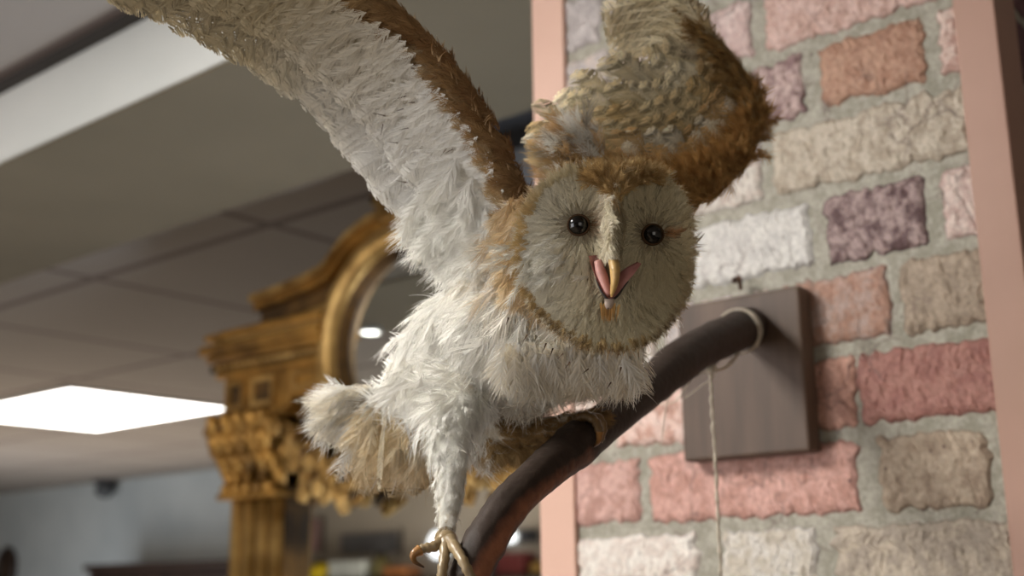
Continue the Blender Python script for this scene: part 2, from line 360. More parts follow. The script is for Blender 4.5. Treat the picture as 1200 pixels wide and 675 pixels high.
# ---- ceiling light panels
def panel(x0, x1, y0, y1, label, strength=None):
    t = thing('ceiling_light', ((x0 + x1) / 2, (y0 + y1) / 2, ZC - .012), label, 'ceiling light')
    f = MB(); w = .03
    for a, b_ in (((x0, y0), (x1, y0 + w)), ((x0, y1 - w), (x1, y1)), ((x0, y0), (x0 + w, y1)), ((x1 - w, y0), (x1, y1))):
        f.box((a[0], a[1], ZC - .012), (b_[0], b_[1], ZC))
    f.build('frame', M['panel_frame'], t)
    d = MB(); d.box((x0 + w - .02, y0 + w - .02, ZC - .010), (x1 - w + .02, y1 - w + .02, ZC - .002)); d.build('diffuser', M['panel_glow'] if strength is None else emit_mat('panel_glow_soft', (255, 252, 246), strength), t)
panel(3.00, 3.98, 5.28, 6.62, 'bright white square ceiling light panel left of the gilt mirror')
panel(-.50, .10, .95, 1.55, 'ceiling light panel above and left of the owl, out of frame', 62)
# ---- far end of the room
def back(px, py, x): return on(px, py, 0, x)
p = back(105, 662, 5.5); q = back(266, 656, 5.5)
t = thing('cabinet', (5.72, (p[1] + q[1]) / 2, 0), 'dark brown cabinet against the white far wall, only its top edge showing', 'cabinet')
ztop = (p[2] + q[2]) / 2
mb = MB(); mb.box((5.5, q[1] - .9, 0), (5.98, p[1], ztop - .05), bev=.01); mb.build('carcass', M['dark_wood'], t)
mb = MB(); mb.box((5.46, q[1] - .94, ztop - .05), (5.98, p[1] + .04, ztop), bev=.012); mb.build('cornice', M['dark_wood'], t)
for i in range(2):
    mb = MB(); y0 = q[1] - .88 + i * (p[1] - q[1] + .88) / 2; mb.box((5.48, y0, .1), (5.5, y0 + (p[1] - q[1] + .8) / 2, ztop - .1), bev=.004); d = mb.build('door', M['dark_wood'], t)
    mb = MB(); mb.ball((5.46, y0 + (.1 if i else (p[1] - q[1] + .8) / 2 - .1), 1.0), .018); mb.build('knob', M['gold_dark'], d, smooth=True)
p = back(2, 668, 5.93)
t = thing('wall_ornament', (5.98, p[1], p[2] - .2), 'round dark brown ornament on the far wall at the left edge of the photo', 'wall ornament')
def disc(mb, cx, cy, cz, prof, seg=28):
    n = len(prof); v = [(cx - d, cy + r * math.cos(2 * PI * k / seg), cz + 1.25 * r * math.sin(2 * PI * k / seg)) for r, d in prof for k in range(seg)]
    f = [(i * seg + k, (i + 1) * seg + k, (i + 1) * seg + (k + 1) % seg, i * seg + (k + 1) % seg) for i in range(n - 1) for k in range(seg)] + [tuple((n - 1) * seg + k for k in range(seg))]
    mb.add(v, f)
mb = MB(); disc(mb, 5.995, p[1], p[2], [(.17, 0), (.175, .03), (.16, .05), (.13, .05), (.12, .03)]); mb.build('rim', M['dark_wood'], t, smooth=False)
mb = MB(); disc(mb, 5.985, p[1], p[2], [(.122, .01), (.09, .03), (.03, .05), (.002, .055)]); mb.build('centre', noise_mat('bronze', (46, 34, 26), (70, 54, 42), 10, .5), t, smooth=True)
p = on(125, 578, 0, 5.9)
t = thing('ceiling_fitting', (5.9, p[1], ZC - .14), 'small dark grey fitting in the corner of far wall and ceiling', 'ceiling fitting')
mb = MB(); mb.lathe([(.10, .14), (.10, .11), (.06, .10)], (5.88, p[1], ZC - .14), 20); mb.build('bracket', M['slate'], t)
mb = MB(); mb.ball((5.88, p[1], ZC - .09), (.085, .085, .07), seg=16, rings=10); mb.build('dome', noise_mat('dome', (70, 74, 78), (84, 88, 92), 5, .25), t, smooth=True)
# ------------------------------------------------------------------ gilt mirror
MX = 1.9
def mp(px, py, proj=0.0):
    p = on(px, py, 0, MX - proj); return p[1], p[2]
YC = 1.835                                     # middle of the mirror
mir = thing('gilt_mirror', (MX, YC, 0), 'tall ornate gilt mirror with oval crest glass, fluted columns and flower swags behind the owl', 'mirror')
def both(fn):
    for s in (1, -1): fn(lambda y: YC + s * (y - YC), s)
colL, colR = mp(266, 620, .07)[0], mp(328, 620, .07)[0]
friT = 2.115; friM = mp(375, 460, .06)[1]; friB = mp(262, 497, .06)[1]
capB = mp(268, 570, .07)[1]
outer = mp(263, 470, .06)[0]
# frieze / entablature
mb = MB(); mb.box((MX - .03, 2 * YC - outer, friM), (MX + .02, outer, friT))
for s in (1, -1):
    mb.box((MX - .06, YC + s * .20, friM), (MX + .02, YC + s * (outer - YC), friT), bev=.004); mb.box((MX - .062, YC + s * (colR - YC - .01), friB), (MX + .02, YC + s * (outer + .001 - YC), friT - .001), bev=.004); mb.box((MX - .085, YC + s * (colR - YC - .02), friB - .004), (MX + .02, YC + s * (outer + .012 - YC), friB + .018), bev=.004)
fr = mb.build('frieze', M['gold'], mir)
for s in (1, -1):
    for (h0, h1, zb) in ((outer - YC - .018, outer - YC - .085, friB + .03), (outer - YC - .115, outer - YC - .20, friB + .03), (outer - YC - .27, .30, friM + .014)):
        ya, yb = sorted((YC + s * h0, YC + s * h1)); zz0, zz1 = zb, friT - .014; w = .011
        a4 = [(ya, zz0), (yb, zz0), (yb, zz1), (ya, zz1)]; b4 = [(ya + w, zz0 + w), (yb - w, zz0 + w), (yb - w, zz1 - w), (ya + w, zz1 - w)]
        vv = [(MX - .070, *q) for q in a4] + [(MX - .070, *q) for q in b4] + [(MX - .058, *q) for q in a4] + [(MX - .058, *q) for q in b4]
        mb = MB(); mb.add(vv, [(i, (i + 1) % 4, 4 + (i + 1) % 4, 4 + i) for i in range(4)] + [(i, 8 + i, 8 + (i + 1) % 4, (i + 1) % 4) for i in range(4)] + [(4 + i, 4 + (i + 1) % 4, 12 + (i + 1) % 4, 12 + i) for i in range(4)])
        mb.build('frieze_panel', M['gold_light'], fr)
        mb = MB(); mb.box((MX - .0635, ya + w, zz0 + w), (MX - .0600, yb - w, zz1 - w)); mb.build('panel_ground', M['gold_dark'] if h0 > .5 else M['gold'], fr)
# cornice
cl = mp(230, 425, .13)[0]
steps = [(.075, outer + .02, 2.113, 2.128), (.118, cl - .022, 2.146, 2.164), (.130, cl - .006, 2.164, 2.186), (.122, cl - .014, 2.200, 2.216), (.095, cl - .04, 2.216, 2.228)]
coves = [(.086, outer + .03, 2.128, 2.146), (.104, cl - .03, 2.186, 2.200)]
co = {}
for s in (1, -1):
    mb = MB()
    for pr, yo, z0, z1 in steps: mb.box((MX - pr, YC + s * .24, z0 - .001), (MX + .02, YC + s * (yo - YC), z1 + .001), bev=.004)
    co[s] = mb.build('cornice', M['gold'], mir)
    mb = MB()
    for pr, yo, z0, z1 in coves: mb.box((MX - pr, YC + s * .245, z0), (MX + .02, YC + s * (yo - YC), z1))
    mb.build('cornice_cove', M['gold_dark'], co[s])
for s in (1, -1):
    mb = MB()
    for y in np.arange(.26, cl - YC - .02, .023): mb.ball((MX - .088, YC + s * y, 2.137), (.010, .0085, .010), seg=8, rings=5)
    mb.build('egg_moulding', M['gold_light'], co[s], smooth=True)
    mb = MB()
    for y in np.arange(.26, cl - YC - .03, .031): mb.ball((MX - .108, YC + s * y, 2.193), (.012, .013, .008), seg=8, rings=5)
    mb.build('leaf_moulding', M['gold_light'], co[s], smooth=True)
# attic block with scrolled pediment
ay0, az0 = mp(312, 385, .05); ay1, az1 = mp(298, 352, .08)
mb = MB(); mb.box((MX - .02, 2 * YC - ay0, 2.222), (MX + .02, ay0, 2.325))
for s in (1, -1): mb.box((MX - .05, YC + s * .26, 2.222), (MX + .02, YC + s * (ay0 - YC), 2.325), bev=.004)
at_ = mb.build('attic', M['gold_light'], mir)
for s in (1, -1):
    mb = MB(); mb.box((MX - .056, YC + s * (ay0 - YC - .03), 2.235), (MX - .048, YC + s * (ay0 - YC - .15), 2.305), bev=.005); mb.build('attic_panel', M['gold_light'], at_)
prof = [mp(297, 350, .085), mp(330, 338, .085), mp(360, 326, .085), mp(382, 313, .085), mp(396, 293, .085), mp(410, 276, .085), mp(432, 259, .085), mp(462, 243, .085)]
prof = [(y, z) for y, z in prof] + [(YC + .10, prof[-1][1] + .03), (YC, prof[-1][1] + .045)]
def sweep(off0, off1, pr):
    mbx = MB()
    for s in (1, -1):
        P = [(YC + s * (y - YC), z) for y, z in prof]
        for (ya, za), (yb, zb) in zip(P, P[1:]): mbx.prism([(ya, za + off0), (yb, zb + off0), (yb, zb + off1), (ya, za + off1)], MX - pr, MX + .02)
    return mbx
sweep(-.030, .0, .085).build('pediment', M['gold'], mir)
sweep(-.012, .006, .100).build('pediment_edge', M['gold_light'], mir)
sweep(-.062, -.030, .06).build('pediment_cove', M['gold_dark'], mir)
mb = MB()
P = [(y, z - .04) for y, z in prof]; PP = [(2 * YC - y, z) for y, z in P[::-1]][1:]
poly = P + PP; poly = poly + [(2 * YC - prof[0][0] + .02, 2.23), (prof[0][0] - .02, 2.23)]
mb.prism(poly, MX - .035, MX + .02); mb.build('pediment_board', M['gold_dark'], mir)
# oval glass and its ring
oy, oz = YC, 2.122; ry, rz = .205, .196
def oval(prof_, n=56):
    m_ = MB(); k = len(prof_)
    v = [(MX - d, oy + (ry + r) * math.cos(2 * PI * i / n), oz + (rz + r) * math.sin(2 * PI * i / n)) for i in range(n) for r, d in prof_]
    f = [(i * k + j, ((i + 1) % n) * k + j, ((i + 1) % n) * k + j + 1, i * k + j + 1) for i in range(n) for j in range(k - 1)]
    m_.add(v, f); return m_
ring = oval([(.092, .03), (.090, .075), (.082, .085), (.070, .072), (.066, .066)]).build('oval_frame', M['gold'], mir, smooth=True)
oval([(.072, .06), (.068, .095), (.052, .110), (.034, .110), (.018, .100), (.010, .08)]).build('oval_bead', M['gold_light'], ring, smooth=True)
oval([(.012, .085), (.0, .074), (-.004, .05)]).build('oval_rebate', M['gold_dark'], ring, smooth=True)
mb = MB(); n = 56
mb.add([(MX - .062, oy + (ry + .004) * math.cos(2 * PI * i / n), oz + (rz + .004) * math.sin(2 * PI * i / n)) for i in range(n)], [tuple(range(n))[::-1]]); mb.build('oval_glass', M['mirror'], mir)
# crest shell
mb = MB()
for i in range(9):
    a = PI * (i + .5) / 9; mb.ball((MX - .075, YC + .075 * math.cos(a), 2.40 + .055 * math.sin(a)), (.022, .018, .045), seg=8, rings=6, ax=[(1, 0, 0), (0, math.sin(a), -math.cos(a)), (0, math.cos(a), math.sin(a))])
mb.ball((MX - .085, YC, 2.40), (.03, .04, .03)); mb.build('crest_shell', M['gold_light'], mir, smooth=True)
# columns
def make_col(s):
    a, b_ = sorted((YC + s * (colL - YC), YC + s * (colR - YC)))
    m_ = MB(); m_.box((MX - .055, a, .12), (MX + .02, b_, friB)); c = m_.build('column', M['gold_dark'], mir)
    m_ = MB(); k = 4; w = (b_ - a) / k
    for i in range(k):
        yc = a + w * (i + .5); m_.tube([(MX - .055, yc, .2), (MX - .055, yc, capB - .005)], w * .40, 12)
    m_.build('flutes', M['gold_light'], c, smooth=True)
    m_ = MB(); m_.box((MX - .10, a - .012, capB - .035), (MX + .02, b_ + .012, capB - .020), bev=.005)
    for i in range(5): m_.ball((MX - .088, a + (b_ - a) * (i + .5) / 5, capB - .012), (.018, (b_ - a) / 10, .018), seg=8, rings=5)
    m_.build('collar', M['gold'], c, smooth=False)
    m_ = MB(); r = np.random.default_rng(5)
    for row, (zz, pr, sc) in enumerate(((.22, .085, 1.0), (.52, .10, 1.05), (.80, .115, 1.15))):
        for i in range(5):
            yy = a - .008 + (b_ - a + .016) * (i + (.5 if row % 2 else .15)) / 4.6; z = capB + (friB - capB) * zz
            ang = r.normal() * .35
            for q in range(3):
                m_.ball((MX - pr - .008 * q, yy + r.normal() * .006, z + .016 * (q - 1)), (.014 * sc, .017 * sc, .022 * sc), seg=8, rings=6, ax=[(1, 0, .3 * q), (0, math.cos(ang), math.sin(ang)), (-.3 * q, -math.sin(ang), math.cos(ang))])
    m_.box((MX - .07, a, capB - .01), (MX + .02, b_, friB))
    for yy in (a - .012, b_ + .012):
        t_ = np.linspace(0, 2.6 * PI, 20); rr = .028 * (1 - t_ / (3.2 * PI))
        m_.tube(np.stack([np.full(20, MX - .115), yy + rr * np.cos(t_), friB - .035 + rr * np.sin(t_)], 1), .009, 8)
    m_.build('capital', M['gold'], c, smooth=True)
    m_ = MB(); m_.box((MX - .12, a - .03, 0), (MX + .02, b_ + .03, .12), bev=.008); m_.box((MX - .10, a - .018, .12), (MX + .02, b_ + .018, .16), bev=.006); m_.build('plinth', M['gold'], c)
for s in (1, -1): make_col(s)
# carved flower swags under the frieze
def make_swag(s):
    r = np.random.default_rng(21); m_ = MB(); dk = MB()
    pth = [mp(a, b_, .08) for a, b_ in ((342, 508), (352, 540), (372, 556), (398, 566), (420, 556), (432, 520), (436, 490))]
    tt = np.linspace(0, len(pth) - 1, 25)
    for i, t_ in enumerate(tt):
        k = min(int(t_), len(pth) - 2); f_ = t_ - k
        y = pth[k][0] * (1 - f_) + pth[k + 1][0] * f_; z = pth[k][1] * (1 - f_) + pth[k + 1][1] * f_
        wgt = .5 + .8 * math.sin(PI * i / 24)
        for q in range(4):
            yy, zz = y + r.normal() * .019 * wgt, z + r.normal() * .024 * wgt
            xx = MX - .07 - abs(r.normal()) * .02
            ang = r.uniform(0, PI)
            if q % 2:
                for k5 in range(5):
                    a5 = ang + 2 * PI * k5 / 5; m_.ball((xx, YC + s * (yy + .012 * math.cos(a5) - YC), zz + .012 * math.sin(a5)), (.009, .010, .010), seg=7, rings=5)
                m_.ball((xx - .006, YC + s * (yy - YC), zz), .008, seg=7, rings=5)
            else:
                ax = [(1, 0, 0), (0, math.cos(ang), math.sin(ang)), (0, -math.sin(ang), math.cos(ang))]
                (dk if r.random() < .55 else m_).ball((xx + .012, YC + s * (yy - YC), zz), (.008, .026, .011), seg=8, rings=5, ax=ax)
    sw = m_.build('swag', M['gold_light'], mir, smooth=True); dk.build('swag_leaves', M['gold_dark'], sw, smooth=True)
for s in (1, -1): make_swag(s)
gi = abs(colR - YC)
mb = MB(); mb.box((MX - .03, YC - gi, friB - .055), (MX + .02, YC + gi, friM), bev=.003); mb.build('top_rail', M['gold_dark'], mir)
mb = MB(); mb.box((MX - .05, YC - gi, 0), (MX + .02, YC + gi, .16), bev=.006); mb.build('bottom_rail', M['gold'], mir)
mb = MB(); mb.box((MX - .018, YC - gi, .16), (MX - .012, YC + gi, friB - .05)); mb.build('glass', M['mirror'], mir)

# ------------------------------------------------------------------ what the mirror reflects: shelf and shop goods on the far cream wall
def refl(px, py, x):
    q, r = on(px, py, 0, MX - .018), ray(px, py).copy(); r[0] *= -1
    return q + r * ((x - q[0]) / r[0])
# round spotlight set in the soffit of the beam, shining back from the oval glass
ZB = 2.386; q_, r_ = on(434, 389, 0, MX - .062), ray(434, 389).copy(); r_[0] *= -1; sp = q_ + r_ * ((ZB - .012 - q_[2]) / r_[2])
t = thing('spotlight', (sp[0], sp[1], ZB - .016), 'small round spotlight under the ceiling beam, seen only as a dot in the oval glass', 'spotlight')
mb = MB(); mb.lathe([(.036, .016), (.038, .006), (.030, .0), (.028, .016)], (sp[0], sp[1], ZB - .016), 20); mb.build('rim', M['panel_frame'], t)
mb = MB(); mb.lathe([(.027, .0), (.028, .010)], (sp[0], sp[1], ZB - .0135), 20); mb.build('bulb', emit_mat('spot_glow', (255, 252, 246), 10), t)
XW = -4.7; XS = -4.45
a, b_ = refl(345, 676, XS), refl(640, 676, XS)
zs = 1.70
t = thing('wall_shelf', (XW, (a[1] + b_[1]) / 2, zs - .2), 'long brown shelf on the opposite wall, seen in the mirror glass', 'shelf')
mb = MB(); mb.box((XW, b_[1] - .6, zs - .04), (XW + .4, a[1] + .6, zs), bev=.006); mb.build('board', M['dark_wood'], t)
for i in range(4):
    y = b_[1] - .3 + (a[1] - b_[1] + .6) * i / 3; mb = MB(); mb.prism([(y, zs - .04), (y, zs - .2), (y + .03, zs - .2), (y + .03, zs - .04)], XW, XW + .03); mb.box((XW, y, zs - .07), (XW + .3, y + .03, zs - .04)); mb.build('bracket', M['slate'], t)
def goods(px0, px1, pytop, name, label, cat, c, kind='box'):
    p0, p1 = refl(px0, pytop, XS), refl(px1, pytop, XS); y0, y1 = sorted((p0[1], p1[1])); zt = max(zs + .08, p0[2]); w = y1 - y0; ym = (y0 + y1) / 2
    mt = noise_mat(name, np.array(c) * .92, np.minimum(255, np.array(c) * 1.04), 6, .5)
    xm = XS + .02
    if kind == 'box':
        t = thing(name, (xm, ym, zs), label, cat)
        mb = MB(); mb.box((xm - .1, y0, zs), (xm + .1, y1, zt - .03), bev=.01); mb.build('carton', mt, t)
        mb = MB(); mb.box((xm - .105, y0 - .006, zt - .05), (xm + .105, y1 + .006, zt), bev=.01); mb.build('lid', mt, t)
    else:
        r = w / 2; h = zt - zs; r = min(r, .17)
        t = thing(name, (xm, ym, zs), label, cat)
        mb = MB(); mb.lathe([(r * .7, 0), (r * .95, h * .12), (r, h * .4), (r * .9, h * .62), (r * .5, h * .78), (r * .45, h * .86)], (xm, ym, zs), 20); mb.build('body', mt, t, smooth=True)
        mb = MB(); mb.lathe([(r * .5, h * .86), (r * .55, h * .9), (r * .5, h), (r * .2, h)], (xm, ym, zs), 20); mb.build('stopper', M['dark_wood'], t, smooth=True)
goods(368, 392, 657, 'yellow_jar', 'yellow jar on the reflected shelf beside the white carton', 'jar', (236, 206, 40), 'jar')
goods(396, 436, 658, 'white_carton', 'white carton on the reflected shelf right of the yellow jar', 'box', (226, 232, 228))
goods(440, 458, 648, 'olive_jar', 'small olive jar behind the owl leg, seen in the mirror', 'jar', (120, 112, 70), 'jar')
goods(460, 486, 664, 'orange_box', 'low orange brown box left of the owl foot, seen in the mirror', 'box', (178, 116, 70))
goods(566, 588, 640, 'dark_jar', 'dark jar under the branch, seen in the mirror', 'jar', (44, 40, 42), 'jar')
goods(592, 622, 648, 'red_box', 'dark red box with black lid below the branch', 'box', (92, 38, 38))
goods(624, 640, 655, 'amber_jar', 'amber jar beside the pillar trim, seen in the mirror', 'jar', (150, 118, 60), 'jar')
def poster(px0, px1, py0, py1, name, label, c):
    p0, p1 = refl(px0, py0, XW + .02), refl(px1, py1, XW + .02)
    t = thing(name, (XW, (p0[1] + p1[1]) / 2, p1[2]), label, 'wall picture')
    mb = MB(); mb.box((XW, p0[1], p1[2]), (XW + .03, p1[1], p0[2]), bev=.006); mb.build('frame', M['white_paint'] if sum(c) > 500 else M['slate'], t)
    d = .04; y0, y1 = sorted((p0[1], p1[1])); mb = MB(); mb.box((XW + .028, y0 + d, p1[2] + d), (XW + .034, y1 - d, p0[2] - d)); mb.build('picture', noise_mat(name, np.array(c) * .85, c, 3, .6), t)
poster(336, 378, 606, 650, 'pink_picture', 'pink mottled picture beside the mirror column, in reflection', (206, 168, 166))
poster(398, 470, 622, 652, 'grey_picture', 'grey picture above the shelf goods, in reflection', (128, 128, 132))
poster(562, 636, 618, 640, 'dark_picture', 'dark wide picture under the branch, in reflection', (62, 62, 66))
for i, (x0, x1, y0, y1, lb) in enumerate(((500, 522, 622, 655, 'bright white wall light left of the owl leg in the mirror'), (586, 602, 622, 636, 'bright wall light under the branch in the mirror'))):
    p0, p1 = refl(x0, y0, XW + .1), refl(x1, y1, XW + .1)
    t = thing('wall_light', (XW, (p0[1] + p1[1]) / 2, p1[2]), lb, 'wall light')
    y0_, y1_ = sorted((p0[1], p1[1])); mb = MB(); mb.box((XW, y0_, p1[2]), (XW + .04, y1_, p0[2]), bev=.01); mb.build('back_plate', M['white_paint'], t)
    mb = MB(); mb.ball((XW + .07, (y0_ + y1_) / 2, (p0[2] + p1[2]) / 2), (.06, (y1_ - y0_) / 2, (p0[2] - p1[2]) / 2), seg=16, rings=10); mb.build('shade', emit_mat('wall_light_glow', (250, 252, 255), 3.0), t, smooth=True)

# ------------------------------------------------------------------ perch: plaque, branch
pl = [on(795, 358, 0, WX - .026), on(938, 335, 0, WX - .026), on(948, 530, 0, WX - .026), on(800, 540, 0, WX - .026)]
py0, py1 = (pl[1][1] + pl[2][1]) / 2, (pl[0][1] + pl[3][1]) / 2; pz0, pz1 = (pl[2][2] + pl[3][2]) / 2, (pl[0][2] + pl[1][2]) / 2
perch = thing('branch_perch', (WX - .013, (py0 + py1) / 2, pz0), 'bent dark branch fixed in a square brown wooden board on the brick pillar', 'perch')
M['board'] = noise_mat('board_wood', (66, 51, 41), (100, 81, 67), 10, .55, bump=.15, bscale=60, stretch=(1, 5, .45), lo=.25, hi=.75)
mb = MB(); mb.box((WX - .027, py0, pz0), (WX - .003, py1, pz1), bev=.0028); mb.build('mounting_board', M['board'], perch)
def branch_mat():
    m, nt, b = newmat('branch_bark'); L = nt.links.new
    tc = N(nt, 'ShaderNodeTexCoord'); a = N(nt, 'ShaderNodeAttribute'); a.attribute_name = 'Col'
    n1 = N(nt, 'ShaderNodeTexNoise', Scale=60, Detail=7); L(tc.outputs['Object'], n1.inputs['Vector'])
    ad = N(nt, 'ShaderNodeMath', operation='ADD'); L(a.outputs['Fac'], ad.inputs[0])
    ms = N(nt, 'ShaderNodeMath', operation='MULTIPLY_ADD'); L(n1.outputs['Fac'], ms.inputs[0]); ms.inputs[1].default_value = .9; ms.inputs[2].default_value = -.45; L(ms.outputs[0], ad.inputs[1])
    cr = N(nt, 'ShaderNodeValToRGB'); e = cr.color_ramp.elements; e[0].position = .30; e[1].position = .78
    e[0].color = rgba((56, 45, 38)); e[1].color = rgba((150, 98, 72)); k = e.new(.5); k.color = rgba((100, 66, 52)); b.inputs['Specular IOR Level'].default_value = .2; L(ad.outputs[0], cr.inputs['Fac'])
    n2 = N(nt, 'ShaderNodeTexNoise', Scale=180, Detail=6); L(tc.outputs['Object'], n2.inputs['Vector'])
    mr = N(nt, 'ShaderNodeMapRange'); mr.inputs['To Min'].default_value = .6; mr.inputs['To Max'].default_value = 1.35; L(n2.outputs['Fac'], mr.inputs['Value'])
    sc = N(nt, 'ShaderNodeVectorMath', operation='SCALE'); L(cr.outputs['Color'], sc.inputs[0]); L(mr.outputs['Result'], sc.inputs['Scale']); L(sc.outputs['Vector'], b.inputs['Base Color'])
    bp = N(nt, 'ShaderNodeBump', Strength=.5, Distance=.002); L(n2.outputs['Fac'], bp.inputs['Height']); L(bp.outputs['Normal'], b.inputs['Normal']); b.inputs['Roughness'].default_value = .6
    return m
bpts = [(880, 381, 1.18, .0185), (868, 387, 1.12, .0182), (840, 399, 1.06, .0172), (803, 419, .985, .0162), (763, 453, .90, .0147), (702, 501, .80, .0131), (662, 532, .75, .0124), (630, 559, .715, .0119), (595, 594, .688, .0115), (566, 640, .668, .0112), (545, 688, .655, .0110), (526, 740, .646, .0108), (510, 795, .64, .0104)]
def crom(P, n):
    P = np.asarray(P, float); m_ = len(P); out = []
    for t_ in np.linspace(0, m_ - 1, n):
        i = min(int(t_), m_ - 2); f = t_ - i; p0, p1, p2, p3 = P[max(i - 1, 0)], P[i], P[i + 1], P[min(i + 2, m_ - 1)]
        out.append(.5 * (2 * p1 + (p2 - p0) * f + (2 * p0 - 5 * p1 + 4 * p2 - p3) * f * f + (3 * p1 - p0 - 3 * p2 + p3) * f ** 3))
    return np.array(out)
BW = crom([[*at(a, b_, d), r] for a, b_, d, r in bpts], 90)
seg = 28; mb = MB()
rad = BW[:, 3] * (1 + smooth_noise(90, .05, 5))
for kk, w_ in ((42, .12), (66, .10), (25, .08)): rad *= 1 + w_ * np.exp(-((np.arange(90) - kk) / 2.2) ** 2)
mb.tube(BW[:, :3], rad, seg, jit=.018)
v = mb.v[0]; cc = np.zeros((len(v), 3))
# the stripped reddish strip runs along the face turned to the lens and downwards, on the free half of the branch
strip_dir = OV * .95 - UV * .35 + RV * .30; strip_dir /= np.linalg.norm(strip_dir)
for i in range(90):
    lo = np.clip((i - 40) / 3, 0, 1)
    for k in range(seg):
        nrm = v[i * seg + k] - BW[i, :3]; nrm /= np.linalg.norm(nrm)
        cc[i * seg + k] = lo * np.clip((nrm.dot(strip_dir) - .45) * 2.6, 0, .9)
mb.c[0] = cc
mb.build('branch', branch_mat(), perch, smooth=True, colour=True)
mb = MB(); hk = at(868, 331, 1.17)
hk = on(868, 333, 0, WX - .012); mb.tube([hk + [0, 0, -.006], hk + [-.002, 0, .003], hk + [-.006, -.002, .006], hk + [-.008, -.004, .002]], .0022, 8); mb.ball(hk + np.array([-.004, .004, .004]), .0035)
mb.build('hook', noise_mat('rusty_iron', (60, 48, 42), (120, 84, 60), 120, .5, .4), perch, smooth=True)

# twine tied round the branch, hanging down over the board
M['twine'] = noise_mat('jute_twine', (178, 166, 146), (208, 198, 180), 300, .9, bump=.4)
kn = at(833, 434, 1.035)
tw = thing('twine', kn, 'thin pale jute twine knotted round the branch and hanging over the board', 'string')
i0 = 8; c0 = BW[i0, :3]; T = BW[i0 + 1, :3] - BW[i0 - 1, :3]; T /= np.linalg.norm(T)
u = np.cross(T, [0, 0, 1.]); u /= np.linalg.norm(u); w_ = np.cross(T, u)
mb = MB()
for off, lean in ((0, .10), (.0035, -.22)):
    ang = np.linspace(0, 2 * PI, 40); rr = rad[i0] * 1.07 + .001
    mb.tube(np.array([c0 + T * (off + lean * rr * math.cos(a)) + (u * math.cos(a) + w_ * math.sin(a)) * rr for a in ang]), .0010, 6)
low = c0 - np.array([0, 0, 1]) * rad[i0] * 1.05
mb.tube(crom([low, at(855, 428, 1.06), at(842, 434, 1.045), kn], 14), .0010, 6)
mb.tube(crom([low + T * .006, at(850, 430, 1.05), kn], 12), .0009, 6)
mb.build('loop', M['twine'], tw, smooth=True)
mb = MB()
for k in range(10): mb.ball(kn + rng.normal(size=3) * .0016, (.0022, .0018, .0026), seg=8, rings=6)
mb.build('knot', M['twine'], tw, smooth=True)
pth = crom([kn, at(834, 470, 1.035), at(837, 520, 1.035), at(840, 580, 1.036), at(843, 640, 1.037), at(846, 700, 1.04), at(846, 760, 1.04)], 60) + rng.normal(size=(60, 3)) * .00022
mb = MB(); ph = np.arange(60) * .9
for k in (0, PI): mb.tube(pth + np.stack([np.cos(ph + k), np.sin(ph + k), np.zeros(60)], 1) * .0007, .0010, 6)
mb.build('hanging_end', M['twine'], tw, smooth=True)
for k, (a, b_, c) in enumerate((((815, 440), (785, 462), (775, 520)), ((812, 443), (792, 470), (770, 474)), ((838, 440), (822, 452), (803, 466)))):
    mb = MB(); mb.tube(crom([kn, at(*a, 1.03), at(*b_, 1.03), at(*c, 1.045)], 20), .0005, 5); mb.build('loose_strand', M['twine'], tw, smooth=True)
# ------------------------------------------------------------------ the owl
def nrm(a):
    a = np.asarray(a, float); return a / np.maximum(np.linalg.norm(a, axis=-1, keepdims=True), 1e-9)
owl = thing('barn_owl', at(640, 500, .76), 'white and golden barn owl with raised wings and open beak, landing on the branch', 'owl')

